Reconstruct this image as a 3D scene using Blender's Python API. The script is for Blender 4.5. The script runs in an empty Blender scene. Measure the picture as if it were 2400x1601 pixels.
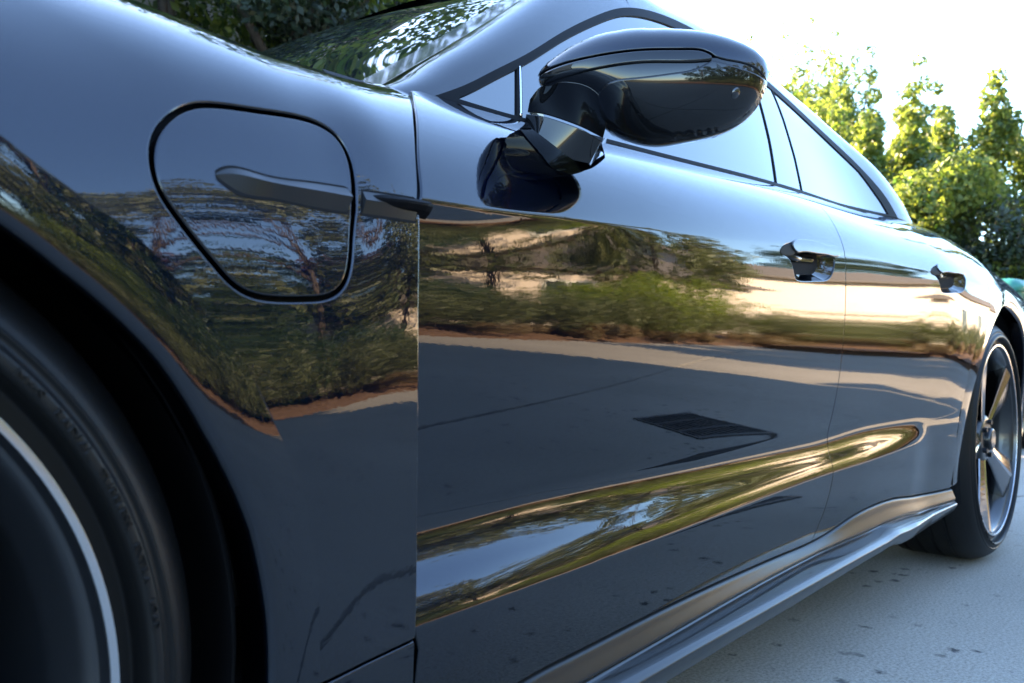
import bpy, math, random
import numpy as np
from mathutils import Vector, Matrix
from mathutils.geometry import delaunay_2d_cdt

sc = bpy.context.scene
COL = sc.collection
R = math.radians
rnd = random.Random(7)
rng = np.random.default_rng(7)

# ------------------------------------------------------------------ camera, sky, sun, exposure
# metres; x runs along the car to its rear, y into the car, z up; origin under the front hub
cam_d = bpy.data.cameras.new('camera')
cam = bpy.data.objects.new('camera', cam_d)
COL.objects.link(cam)
CAM = np.array([.021, -.569, .601])
yaw, pit, rol = R(49.05), R(.664), R(.945)
fw = np.array([math.sin(yaw) * math.cos(pit), math.cos(yaw) * math.cos(pit), math.sin(pit)])
rt = np.array([math.cos(yaw), -math.sin(yaw), 0.])
up = np.cross(rt, fw)
r2 = rt * math.cos(rol) + up * math.sin(rol)
u2 = -rt * math.sin(rol) + up * math.cos(rol)
cam.matrix_world = Matrix([[r2[i], u2[i], -fw[i], CAM[i]] for i in range(3)] + [[0, 0, 0, 1]])
cam_d.sensor_width = 36
cam_d.lens = 1997 / 2400 * 36
cam_d.clip_start = .01
cam_d.clip_end = 3000
cam_d.dof.use_dof = True
cam_d.dof.focus_distance = 1.2
cam_d.dof.aperture_fstop = 8
sc.camera = cam

SUN_AZ, SUN_EL = R(14), R(27)          # azimuth from +y towards +x
w = bpy.data.worlds.new('World')
sc.world = w
w.use_nodes = True
nt = w.node_tree
sky = nt.nodes.new('ShaderNodeTexSky')
sky.sky_type = 'NISHITA'
sky.sun_disc = False
sky.sun_elevation = SUN_EL
sky.sun_rotation = SUN_AZ
sky.air_density = 1.0
sky.dust_density = .35
sky.ozone_density = 7.0
nt.links.new(sky.outputs[0], nt.nodes['Background'].inputs[0])
nt.nodes['Background'].inputs[1].default_value = .15
sun_d = bpy.data.lights.new('sun', 'SUN')
sun_d.energy = 4.2
sun_d.angle = R(.5)
sun_d.color = (1, .87, .70)
sun = bpy.data.objects.new('sun', sun_d)
COL.objects.link(sun)
sun.rotation_euler = (R(90) - SUN_EL, 0, -SUN_AZ + math.pi)
sd = Vector((math.sin(SUN_AZ) * math.cos(SUN_EL), math.cos(SUN_AZ) * math.cos(SUN_EL), math.sin(SUN_EL)))
sun.rotation_euler = sd.to_track_quat('Z', 'Y').to_euler()
sun.location = sd * 30
sc.view_settings.view_transform = 'Standard'
sc.view_settings.look = 'None'
sc.view_settings.gamma = 1
sc.view_settings.exposure = 3.66
sc.view_settings.use_curve_mapping = False
sc.view_settings.use_white_balance = True
sc.view_settings.white_balance_temperature = 8600
sc.cycles.max_bounces = 8
sc.cycles.glossy_bounces = 5
sc.cycles.transparent_max_bounces = 6
sc.cycles.sample_clamp_indirect = 6

# ------------------------------------------------------------------ materials
MATS = {}
def mat(name, col=(.5, .5, .5), rough=.5, metal=0., coat=0., coat_rough=.02, ior=1.5, spec=.5):
    m = bpy.data.materials.new(name)
    m.use_nodes = True
    b = m.node_tree.nodes['Principled BSDF']
    b.inputs['Base Color'].default_value = (*col, 1)
    b.inputs['Roughness'].default_value = rough
    b.inputs['Metallic'].default_value = metal
    b.inputs['Coat Weight'].default_value = coat
    b.inputs['Coat Roughness'].default_value = coat_rough
    b.inputs['IOR'].default_value = ior
    b.inputs['Specular IOR Level'].default_value = spec
    MATS[name] = m
    return m
def N(m, t, **kw):
    n = m.node_tree.nodes.new(t)
    for k, v in kw.items():
        if k in n.inputs.keys():
            n.inputs[k].default_value = v
        else:
            setattr(n, k, v)
    return n
def L(m, a, b): m.node_tree.links.new(a, b)
def bsdf(m): return m.node_tree.nodes['Principled BSDF']
def noise(m, scale, detail=4, rough=.6, vec=None):
    n = N(m, 'ShaderNodeTexNoise')
    n.inputs['Scale'].default_value = scale
    n.inputs['Detail'].default_value = detail
    n.inputs['Roughness'].default_value = rough
    if vec is None:
        tc = N(m, 'ShaderNodeTexCoord')
        vec = tc.outputs['Object']
    L(m, vec, n.inputs['Vector'])
    return n.outputs['Fac']
def ramp(m, fac, stops):
    r = N(m, 'ShaderNodeValToRGB')
    el = r.color_ramp.elements
    while len(el) < len(stops): el.new(.5)
    for e, (p, c) in zip(el, stops):
        e.position = p
        e.color = (*c, 1) if len(c) == 3 else c
    L(m, fac, r.inputs['Fac'])
    return r.outputs['Color']
def bump(m, fac, strength, dist, target='Normal'):
    b = N(m, 'ShaderNodeBump')
    b.inputs['Strength'].default_value = strength
    b.inputs['Distance'].default_value = dist
    L(m, fac, b.inputs['Height'])
    L(m, b.outputs['Normal'], bsdf(m).inputs[target])
    return b

paint = mat('car_paint', (.0018, .0062, .0145), .33, 1., 1., .004)
bsdf(paint).inputs['Specular Tint'].default_value = (.08, .15, .25, 1)
bsdf(paint).inputs['Coat IOR'].default_value = 1.58
fl = noise(paint, 1800, 2, .5)
bump(paint, fl, .55, .0004)
op = noise(paint, 190, 2, .5)
bump(paint, op, .03, .0006, 'Coat Normal')
gloss = mat('gloss_black', (.003, .0035, .0045), .3, 0, 1., .006, spec=.05)
satin = mat('satin_dark', (.014, .014, .015), .34, 0, .0, .2, spec=.28)
matte = mat('matte_black', (.004, .004, .005), .8, spec=.2)
liner = mat('arch_liner', (.006, .006, .007), .9, spec=.15)
trimg = mat('trim_grey', (.010, .0105, .0115), .4, 0, .12, .12, spec=.3)
rubber = mat('rubber', (.005, .005, .0052), .45, spec=.25)
bump(rubber, noise(rubber, 500, 3), .25, .0006)
seal = mat('window_seal', (.004, .004, .005), .55, spec=.06)
glass = mat('tinted_glass', (.006, .009, .012), .0, 0, 0, ior=2.3)
wsglass = mat('windscreen_glass', (.006, .008, .010), .0, 0, 0, ior=1.5)
rimdark = mat('rim_dark', (.006, .007, .009), .4, 0, .5, .1)
rimlip = mat('rim_machined', (.50, .51, .53), .24, 1.)
chrome = mat('polished', (.75, .76, .78), .08, 1.)
disc = mat('brake_steel', (.05, .05, .052), .45, 1.)
lens = mat('camera_lens', (.004, .005, .008), .02, 0, 1.)
plast = mat('lamp_plastic', (.05, .055, .06), .15)

conc = mat('concrete', (.4, .38, .35), .85, spec=.3)
def build_conc(m):
    tc = N(m, 'ShaderNodeTexCoord')
    v = tc.outputs['Object']
    big = noise(m, .9, 5, .6, v)
    fine = noise(m, 150, 5, .75, v)
    base = ramp(m, big, [(.25, (.285, .255, .218)), (.75, (.385, .345, .296))])
    mx = N(m, 'ShaderNodeMix', data_type='RGBA', blend_type='MULTIPLY')
    mx.inputs['Factor'].default_value = 1
    L(m, base, mx.inputs['A'])
    L(m, ramp(m, fine, [(.33, (.50, .50, .50)), (.58, (1.1, 1.1, 1.1))]), mx.inputs['B'])
    # damp leaf-shaped spots, gathered in loose drifts
    vo = N(m, 'ShaderNodeTexVoronoi')
    vo.inputs['Scale'].default_value = 17
    wv = N(m, 'ShaderNodeMix', data_type='VECTOR')
    wv.inputs['Factor'].default_value = .035
    wn = N(m, 'ShaderNodeTexNoise'); wn.inputs['Scale'].default_value = 60
    L(m, v, wn.inputs['Vector'])
    L(m, v, wv.inputs['A']); L(m, wn.outputs['Color'], wv.inputs['B'])
    L(m, wv.outputs['Result'], vo.inputs['Vector'])
    hs = N(m, 'ShaderNodeMath', operation='MULTIPLY')
    drift = noise(m, 2.1, 3, .65, v)
    dr = ramp(m, drift, [(.45, (0, 0, 0)), (.55, (1, 1, 1))])
    sp = ramp(m, vo.outputs['Distance'], [(.12, (1, 1, 1)), (.26, (0, 0, 0))])
    rs = N(m, 'ShaderNodeSeparateColor'); L(m, vo.outputs['Color'], rs.inputs['Color'])
    gt = N(m, 'ShaderNodeMath', operation='GREATER_THAN'); gt.inputs[1].default_value = .35
    L(m, rs.outputs[0], gt.inputs[0])
    L(m, dr, hs.inputs[0]); L(m, sp, hs.inputs[1])
    h2 = N(m, 'ShaderNodeMath', operation='MULTIPLY'); L(m, hs.outputs[0], h2.inputs[0]); L(m, gt.outputs[0], h2.inputs[1])
    m2 = N(m, 'ShaderNodeMix', data_type='RGBA', blend_type='MIX')
    L(m, h2.outputs[0], m2.inputs['Factor'])
    L(m, mx.outputs['Result'], m2.inputs['A'])
    m2.inputs['B'].default_value = (.055, .053, .054, 1)
    L(m, m2.outputs['Result'], bsdf(m).inputs['Base Color'])
    bump(m, fine, .6, .003)
build_conc(conc)
def mottled(name, c1, c2, scale, rough=.9, b=.6, bd=.02):
    m = mat(name, c1, rough, spec=.2)
    n = noise(m, scale, 5, .65)
    L(m, ramp(m, n, [(.3, c1), (.7, c2)]), bsdf(m).inputs['Base Color'])
    bump(m, n, b, bd)
    return m
soil = mottled('soil', (.10, .055, .035), (.24, .14, .09), 14, .95, .9, .05)
earth = mottled('earth', (.10, .09, .05), (.16, .15, .08), 2.)
stucco = mottled('stucco', (.56, .465, .40), (.64, .54, .47), 20, .9, .3, .01)
rooft = mottled('roof_tile', (.09, .075, .068), (.15, .13, .115), 30)
bark = mottled('bark', (.06, .045, .035), (.13, .10, .08), 25)
woodw = mat('white_trim', (.7, .69, .66), .5)
iron = mat('cast_iron', (.035, .035, .037), .6, .4)
holed = mat('drain_dark', (.004, .004, .004), .95)
winglass = mat('house_glass', (.02, .025, .03), .03, ior=1.6)
bing = mat('bin_green', (.006, .15, .105), .42)
binlid = mat('bin_lid_green', (.008, .19, .135), .38)
white = mat('white_print', (.75, .76, .78), .5)

def leafmat(name, c1, c2, tr=.45):
    m = bpy.data.materials.new(name); m.use_nodes = True
    MATS[name] = m
    t = m.node_tree; b = bsdf(m); out = t.nodes['Material Output']
    b.inputs['Roughness'].default_value = .5
    g = N(m, 'ShaderNodeNewGeometry')
    col = ramp(m, g.outputs['Random Per Island'], [(0., c1), (1., c2)])
    L(m, col, b.inputs['Base Color'])
    trn = N(m, 'ShaderNodeBsdfTranslucent')
    hs = N(m, 'ShaderNodeHueSaturation')
    hs.inputs['Value'].default_value = 1.7; hs.inputs['Saturation'].default_value = 1.1; hs.inputs['Hue'].default_value = .485
    L(m, col, hs.inputs['Color']); L(m, hs.outputs[0], trn.inputs['Color'])
    mx = N(m, 'ShaderNodeMixShader'); mx.inputs[0].default_value = tr
    L(m, b.outputs[0], mx.inputs[1]); L(m, trn.outputs[0], mx.inputs[2]); L(m, mx.outputs[0], out.inputs[0])
    return m
lf_tree = leafmat('tree_leaf', (.03, .075, .018), (.20, .24, .055), .5)
lf_dark = leafmat('dark_leaf', (.018, .040, .012), (.05, .085, .02), .3)
lf_ever = leafmat('evergreen_leaf', (.008, .018, .006), (.024, .042, .013), .2)
lf_lime = leafmat('lime_leaf', (.11, .165, .025), (.22, .27, .06), .4)
lf_herb = leafmat('herb_leaf', (.065, .085, .03), (.15, .165, .07), .3)
lf_plum = leafmat('plum_leaf', (.07, .022, .020), (.15, .06, .05), .35)
lf_dry = leafmat('dry_leaf', (.16, .11, .05), (.26, .20, .11), .35)

# ------------------------------------------------------------------ object helpers
def link(o, parent=None):
    COL.objects.link(o)
    if parent is not None: o.parent = parent
    return o
def mesh_obj(name, V, F, m, parent=None, normals=None, smooth=True, mats=None, fm=None):
    me = bpy.data.meshes.new(name)
    me.from_pydata([tuple(v) for v in np.asarray(V, float)], [], [tuple(int(i) for i in f) for f in F])
    for mm in (mats or [m]): me.materials.append(mm)
    if fm is not None: me.polygons.foreach_set('material_index', np.asarray(fm, np.int32))
    if smooth: me.polygons.foreach_set('use_smooth', [True] * len(me.polygons))
    me.update()
    if normals is not None:
        me.normals_split_custom_set_from_vertices([tuple(n) for n in np.asarray(normals, float)])
    return link(bpy.data.objects.new(name, me), parent)
def tag(o, label=None, cat=None, group=None, kind=None):
    if label: o['label'] = label
    if cat: o['category'] = cat
    if group: o['group'] = group
    if kind: o['kind'] = kind
    return o
def thing(name, label, cat, loc=(0, 0, 0), rz=0, group=None):
    o = bpy.data.objects.new(name, None)
    o.empty_display_size = .2
    o.location = loc; o.rotation_euler = (0, 0, rz)
    link(o)
    return tag(o, label, cat, group)
class MB:
    def __init__(s): s.V = []; s.F = []
    def add(s, V, F):
        n = len(s.V); s.V += [tuple(v) for v in V]; s.F += [tuple(i + n for i in f) for f in F]
    def box(s, a, b, bev=0):
        x0, y0, z0 = a; x1, y1, z1 = b
        s.add([(x0, y0, z0), (x1, y0, z0), (x1, y1, z0), (x0, y1, z0), (x0, y0, z1), (x1, y0, z1), (x1, y1, z1), (x0, y1, z1)],
              [(3, 2, 1, 0), (4, 5, 6, 7), (0, 1, 5, 4), (1, 2, 6, 5), (2, 3, 7, 6), (3, 0, 4, 7)])
    def tube(s, pts, rad, n=8):
        pts = [np.asarray(p, float) for p in pts]
        rad = rad if hasattr(rad, '__len__') else [rad] * len(pts)
        rings = []
        for i, p in enumerate(pts):
            t = pts[min(i + 1, len(pts) - 1)] - pts[max(i - 1, 0)]
            t = t / (np.linalg.norm(t) + 1e-9)
            a = np.cross(t, (0, 0, 1) if abs(t[2]) < .9 else (1, 0, 0)); a /= np.linalg.norm(a)
            b = np.cross(t, a)
            rings.append([p + rad[i] * (math.cos(q) * a + math.sin(q) * b) for q in np.linspace(0, 2 * math.pi, n, endpoint=False)])
        V = [v for r in rings for v in r]; F = []
        for i in range(len(pts) - 1):
            for j in range(n):
                F.append((i * n + j, i * n + (j + 1) % n, (i + 1) * n + (j + 1) % n, (i + 1) * n + j))
        F.append(tuple(range(n))[::-1]); F.append(tuple(range((len(pts) - 1) * n, len(pts) * n)))
        s.add(V, F)
    def obj(s, name, m, parent=None, smooth=False):
        return mesh_obj(name, s.V, s.F, m, parent, smooth=smooth)
def grid_faces(nu, nv, flip=False, wrap=False):
    F = []
    for i in range(nu - 1):
        for j in range(nv if wrap else nv - 1):
            k = (j + 1) % nv
            q = (i * nv + j, i * nv + k, (i + 1) * nv + k, (i + 1) * nv + j)
            F.append(q[::-1] if flip else q)
    return F

def nspline(xs, ys, x):
    """monotone (pchip) interpolation, clamped outside"""
    xs = np.asarray(xs, float); ys = np.asarray(ys, float); x = np.clip(np.asarray(x, float), xs[0], xs[-1])
    h = np.diff(xs); d = np.diff(ys) / h
    m = np.zeros(len(xs)); m[0] = d[0]; m[-1] = d[-1]
    for i in range(1, len(xs) - 1):
        if d[i - 1] * d[i] > 0:
            w1 = 2 * h[i] + h[i - 1]; w2 = h[i] + 2 * h[i - 1]
            m[i] = (w1 + w2) / (w1 / d[i - 1] + w2 / d[i])
    i = np.clip(np.searchsorted(xs, x) - 1, 0, len(xs) - 2)
    t = (x - xs[i]) / h[i]
    return ys[i] * (1 + 2 * t) * (1 - t) ** 2 + m[i] * h[i] * t * (1 - t) ** 2 + ys[i + 1] * t * t * (3 - 2 * t) + m[i + 1] * h[i] * t * t * (t - 1)
def cspline(xs, ys, x):
    """natural cubic spline"""
    xs = np.asarray(xs, float); ys = np.asarray(ys, float); x = np.clip(np.asarray(x, float), xs[0], xs[-1])
    n = len(xs); h = np.diff(xs)
    A = np.eye(n); b = np.zeros(n)
    for i in range(1, n - 1):
        A[i, i - 1:i + 2] = h[i - 1], 2 * (h[i - 1] + h[i]), h[i]
        b[i] = 6 * ((ys[i + 1] - ys[i]) / h[i] - (ys[i] - ys[i - 1]) / h[i - 1])
    M = np.linalg.solve(A, b)
    i = np.clip(np.searchsorted(xs, x) - 1, 0, n - 2)
    hi = h[i]; a = (xs[i + 1] - x) / hi; c = (x - xs[i]) / hi
    return a * ys[i] + c * ys[i + 1] + ((a ** 3 - a) * M[i] + (c ** 3 - c) * M[i + 1]) * hi * hi / 6

def gsm(A, sig, axis):
    r = int(3 * sig) + 1
    k = np.exp(-.5 * (np.arange(-r, r + 1) / sig) ** 2); k /= k.sum()
    P = np.concatenate([np.repeat(np.take(A, [0], axis), r, axis), A, np.repeat(np.take(A, [-1], axis), r, axis)], axis)
    out = np.zeros_like(A); n = A.shape[axis]
    for j, kk in enumerate(k):
        sl = [slice(None)] * 2; sl[axis] = slice(j, j + n)
        out += kk * P[tuple(sl)]
    return out

class Surf:
    """body side: y as a function of (x, z), integrated from the tilt of the panel at knots up its height"""
    def __init__(s, x0, x1, z0, z1, zref, yref, stations, dx=.004, dz=.001, smz=.0014, off=0.):
        s.x0, s.z0, s.dx, s.dz = x0, z0, dx, dz
        X = np.arange(x0, x1 + dx, dx); Z = np.arange(z0, z1 + dz, dz)
        sx = [a for a, _ in stations]; K = len(stations[0][1])
        zk = np.array([nspline(sx, [st[1][k][0] for st in stations], X) for k in range(K)])
        bk = np.array([nspline(sx, [st[1][k][1] for st in stations], X) for k in range(K)])
        S = np.array([np.interp(Z, zk[:, i], bk[:, i]) for i in range(len(X))])
        S = gsm(S, smz / dz, 1)
        T = np.tan(np.radians(np.clip(S, -82, 82)))
        Y = np.concatenate([np.zeros((len(X), 1)), np.cumsum((T[:, 1:] + T[:, :-1]) * .5 * dz, 1)], 1)
        j = (zref - z0) / dz; j0 = int(j); f = j - j0
        Y -= (Y[:, j0] * (1 - f) + Y[:, j0 + 1] * f)[:, None]
        Y += cspline([a for a, _ in yref], [b for _, b in yref], X)[:, None] + off
        Y = gsm(Y, .012 / dx, 0)
        s.X, s.Z, s.Y = X, Z, Y
        s.gx = np.gradient(Y, dx, axis=0); s.gz = np.gradient(Y, dz, axis=1)
        s.zk = zk
    def _b(s, A, x, z):
        i = np.clip((np.asarray(x, float) - s.x0) / s.dx, 0, len(s.X) - 1.001); j = np.clip((np.asarray(z, float) - s.z0) / s.dz, 0, len(s.Z) - 1.001)
        a = i.astype(int); b = j.astype(int); f = i - a; g = j - b
        return (A[a, b] * (1 - f) + A[a + 1, b] * f) * (1 - g) + (A[a, b + 1] * (1 - f) + A[a + 1, b + 1] * f) * g
    def y(s, x, z): return s._b(s.Y, x, z)
    def n(s, x, z):
        gx = s._b(s.gx, x, z); gz = s._b(s.gz, x, z)
        v = np.stack([gx, -np.ones_like(gx), gz], -1)
        return v / np.linalg.norm(v, axis=-1, keepdims=True)
    def knot(s, k, x): return np.interp(x, s.X, s.zk[k])

def resample(P, d, closed=True):
    P = np.asarray(P, float)
    Q = np.vstack([P, P[:1]]) if closed else P
    out = []
    for a, b in zip(Q[:-1], Q[1:]):
        n = max(1, int(round(np.linalg.norm(b - a) / d)))
        for i in range(n): out.append(a + (b - a) * i / n)
    if not closed: out.append(Q[-1])
    return np.array(out)
def smooth_poly(P, it=2):
    """Chaikin corner rounding of a closed outline"""
    P = np.asarray(P, float)
    for _ in range(it):
        Q = np.roll(P, -1, 0)
        P = np.stack([P * .75 + Q * .25, P * .25 + Q * .75], 1).reshape(-1, 2)
    return P
def curve2(P, d=.005):
    """smooth open 2D or 3D curve through points"""
    P = np.asarray(P, float)
    t = np.concatenate([[0], np.cumsum(np.linalg.norm(np.diff(P, axis=0), axis=1))])
    n = max(2, int(t[-1] / d) + 1)
    q = np.linspace(0, t[-1], n)
    return np.stack([cspline(t, P[:, k], q) for k in range(P.shape[1])], 1) if len(P) > 2 else np.stack([np.interp(q, t, P[:, k]) for k in range(P.shape[1])], 1)
def inside(P, pts):
    x, y = pts[:, 0], pts[:, 1]
    r = np.zeros(len(pts), bool)
    for (x0, y0), (x1, y1) in zip(P, np.roll(P, -1, 0)):
        c = (y0 > y) != (y1 > y)
        if y0 != y1: r ^= c & (x < (x1 - x0) * (y - y0) / (y1 - y0) + x0)
    return r
def dist_pts(pts, Q):
    out = np.full(len(pts), 1e9)
    for i in range(0, len(pts), 2000):
        d = ((pts[i:i + 2000, None, :] - Q[None]) ** 2).sum(-1).min(1)
        out[i:i + 2000] = np.sqrt(d)
    return out
def area(P):
    Q = np.roll(P, -1, 0)
    return .5 * (P[:, 0] * Q[:, 1] - Q[:, 0] * P[:, 1]).sum()

def panel_geo(outer, holes, surf, sp=.008, lines=(), depth=.014, fil=.0022, off=0., rims=True):
    loops = [np.asarray(outer, float)] + [np.asarray(h, float) for h in holes]
    loops = [l if area(l) > 0 else l[::-1] for l in loops]
    loops[1:] = [l[::-1] for l in loops[1:]]
    loops = [resample(l, sp * .6) for l in loops]
    allb = np.vstack(loops)
    lo = loops[0].min(0); hi = loops[0].max(0)
    gx = np.arange(lo[0], hi[0], sp); gz = np.arange(lo[1], hi[1], sp * .866)
    G = np.array([(x + (sp * .5 if j % 2 else 0), z) for j, z in enumerate(gz) for x in gx])
    L2 = []
    for l in lines:
        l = resample(l, sp, False)
        k = inside(loops[0], l)
        for h in loops[1:]: k &= ~inside(h, l)
        k &= dist_pts(l, allb) > sp * .25
        l = l[k]
        if len(l): L2.append(l)
    k = inside(loops[0], G)
    for h in loops[1:]: k &= ~inside(h, G)
    G = G[k]
    G = G[dist_pts(G, allb) > sp * .55]
    if L2: G = G[dist_pts(G, np.vstack(L2)) > sp * .4]
    pts = np.vstack([allb] + L2 + [G])
    edges = []; n = 0
    for l in loops:
        m_ = len(l); edges += [(n + i, n + (i + 1) % m_) for i in range(m_)]; n += m_
    r = delaunay_2d_cdt([Vector(p) for p in pts], edges, [], 0, 1e-7)
    V2 = np.array([tuple(v) for v in r[0]]); T = np.array([f for f in r[2] if len(f) == 3])
    c = V2[T].mean(1)
    k = inside(loops[0], c)
    for h in loops[1:]: k &= ~inside(h, c)
    T = T[k]
    a = V2[T]; ar = (a[:, 1, 0] - a[:, 0, 0]) * (a[:, 2, 1] - a[:, 0, 1]) - (a[:, 2, 0] - a[:, 0, 0]) * (a[:, 1, 1] - a[:, 0, 1])
    T[ar < 0] = T[ar < 0][:, ::-1]          # counter-clockwise in (x, z) faces -y
    V = np.stack([V2[:, 0], surf.y(V2[:, 0], V2[:, 1]) + off, V2[:, 1]], 1)
    Nn = surf.n(V2[:, 0], V2[:, 1])
    Vs = [V]; Ns = [Nn]; Fs = [tuple(t) for t in T]; n = len(V)
    if rims:
        for l in loops:
            m_ = len(l)
            tan = np.roll(l, -1, 0) - np.roll(l, 1, 0); tan /= np.linalg.norm(tan, axis=1, keepdims=True) + 1e-9
            out2 = np.stack([tan[:, 1], -tan[:, 0]], 1)
            base = np.stack([l[:, 0], surf.y(l[:, 0], l[:, 1]) + off, l[:, 1]], 1); bn = surf.n(l[:, 0], l[:, 1])
            o3 = np.stack([out2[:, 0], np.zeros(m_), out2[:, 1]], 1)
            o3 -= bn * (o3 * bn).sum(1, keepdims=True); o3 /= np.linalg.norm(o3, axis=1, keepdims=True)
            rows = []
            for q in (0, 22, 45, 68, 90):
                a = R(q)
                rows.append((base + o3 * fil * math.sin(a) - bn * fil * (1 - math.cos(a)), bn * math.cos(a) + o3 * math.sin(a)))
            rows.append((rows[-1][0] - bn * depth, rows[-1][1]))
            for v, q in rows: Vs.append(v); Ns.append(q)
            for a in range(len(rows) - 1):
                for i in range(m_):
                    j = (i + 1) % m_
                    Fs.append((n + a * m_ + i, n + (a + 1) * m_ + i, n + (a + 1) * m_ + j, n + a * m_ + j))
            n += m_ * len(rows)
    return np.vstack(Vs), Fs, np.vstack(Ns)
def panel(name, outer, holes, surf, m, parent, **kw):
    V, F, Nn = panel_geo(outer, holes, surf, **kw)
    return mesh_obj(name, V, F, m, parent, Nn)
def join_geo(parts):
    V = []; F = []; Nn = []; n = 0
    for v, f, q in parts:
        V.append(v); Nn.append(q); F += [tuple(int(i) + n for i in t) for t in f]; n += len(v)
    return np.vstack(V), F, np.vstack(Nn)
def grid_normals(P):
    du = np.gradient(P, axis=0); dv = np.gradient(P, axis=1)
    q = np.cross(du, dv); q /= np.linalg.norm(q, axis=-1, keepdims=True) + 1e-12
    return q
def grid_geo(P, flip=False):
    nu, nv = P.shape[:2]
    q = grid_normals(P) * (1 if not flip else -1)
    return P.reshape(-1, 3), grid_faces(nu, nv, not flip), q.reshape(-1, 3)

# ------------------------------------------------------------------ the shape of the car's side
# knots per station: sill top, door bottom, lower crease (under, over), scoop, scoop top (under, over), hollow, mid, ref, ...
yd = [(.50, .018), (.60, .0215), (.8, .0245), (1.0, .026), (1.4, .032), (1.75, .029), (2.0, .019), (2.2, .005), (2.4, -.013), (2.6, -.024), (2.9, -.029), (3.2, -.018), (3.6, .03)]
def st(zL4, zL3, zL2, zf, zt, zc, zb, bL3, bm, bL2, bf, b54, btr, bc0, bc1, bu, bb, bmd=.6):
    return [(zL4 - .04, -9), (zL4, -8), (zL3 - .001, -3), (zL3 + .001, bL3), ((zL3 + zL2) / 2, bm), (zL2 - .003, bL2), (zL2 + .003, bL2 * .3),
            (zf, bf), (.54, b54), (.615, -4), (.615 + (zt - .615) * .72, bmd), (zt, btr), (zc - .0012, bc0), (zc + .0012, bc1),
            ((zc + zb) / 2, bu), (zb - .012, bb), (zb + .02, bb + 4)]
DOOR = [
    (.50, st(.225, .343, .418, .452, .711, .738, .890, 12, 42, 11, -13, -9, -5, -20, 17, 38, 57, 1.5)),
    (.60, st(.230, .345, .420, .455, .716, .741, .893, 12, 42, 11, -13, -9, -5, -20, 17, 38, 57, 1.5)),
    (.80, st(.241, .347, .427, .456, .744, .754, .894, 12, 32, 10, -14, -9, -3, -9, 15, 37, 57, 1.5)),
    (.95, st(.244, .350, .428, .456, .750, .762, .902, 10, 27, 10, -14, -9, 2, 3, 13, 36, 58)),
    (1.2, st(.247, .357, .428, .457, .755, .777, .915, 10, 22, 9, -14, -9, 2.5, 6.5, 12, 35, 58)),
    (1.6, st(.250, .373, .429, .462, .765, .803, .942, 9, 18, 9, -13, -8, 2.5, 7, 14, 38, 60)),
    (1.9, st(.284, .385, .443, .469, .775, .809, .962, 8, 16, 7, -11, -8, 2.5, 7, 16, 43, 63)),
    (2.15, st(.297, .399, .446, .468, .775, .809, .978, 2, 7, 3, -9, -7, 2.5, 7, 18, 47, 66)),
    (2.30, st(.305, .410, .436, .466, .775, .808, .990, -7, -7, -7, -8, -7, 2.5, 7, 20, 49, 67)),
    (2.5, st(.305, .410, .436, .466, .775, .804, 1.01, -7, -7, -7, -8, -6, 5, 9, 23, 48, 68)),
    (2.75, st(.305, .410, .436, .466, .77, .796, 1.025, -7, -7, -7, -8, -6, 5, 10, 23, 46, 68)),
    (3.0, st(.305, .410, .436, .466, .755, .780, 1.00, -7, -7, -7, -8, -5, 8, 14, 25, 46, 70)),
    (3.15, st(.305, .410, .436, .466, .755, .780, .955, -7, -7, -7, -8, -5, 8, 14, 26, 48, 70)),
    (3.6, st(.305, .410, .436, .466, .755, .780, .900, -7, -7, -7, -8, -5, 8, 14, 26, 48, 70)),
]
SD = Surf(.48, 3.6, .18, 1.07, .615, yd, DOOR)
yf = [(-.75, .05), (-.45, -.012), (-.2, -.038), (0, -.042), (.2, -.030), (.3, -.0145), (.44, -.006), (.56, .002), (.64, .007)]
FEND = [
    (-.75, [(.25, -8), (.45, -4), (.52, -2), (.60, 1), (.66, 6), (.73, 20), (.78, 28), (.83, 44), (.87, 62), (.92, 82)]),
    (0., [(.25, -8), (.45, -4), (.52, -2), (.60, 1), (.68, 8), (.785, 20), (.82, 28), (.86, 42), (.905, 66), (.93, 82)]),
    (.2, [(.25, -1), (.45, -3), (.52, -3), (.60, 2), (.66, 8), (.725, 20), (.78, 28), (.84, 41), (.895, 64), (.93, 82)]),
    (.35, [(.25, -1), (.45, -1.2), (.51, -1.8), (.60, 3.0), (.66, 7), (.70, 12), (.74, 19), (.80, 30), (.884, 60), (.922, 82)]),
    (.46, [(.25, 1), (.45, -.8), (.53, -1.6), (.603, 2.2), (.66, 7), (.70, 12), (.74, 18), (.80, 30), (.868, 59), (.908, 82)]),
    (.54, [(.25, 2), (.45, -.8), (.550, -1.7), (.612, 1.2), (.66, 3.5), (.70, 8), (.738, 14), (.80, 31), (.861, 57), (.901, 82)]),
    (.66, [(.25, 2), (.45, -.8), (.550, -1.7), (.612, 1.2), (.66, 3.5), (.70, 8), (.738, 14), (.80, 31), (.884, 60), (.922, 82)]),
]
SF = Surf(-.75, .68, .22, .96, .60, yf, FEND)

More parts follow.
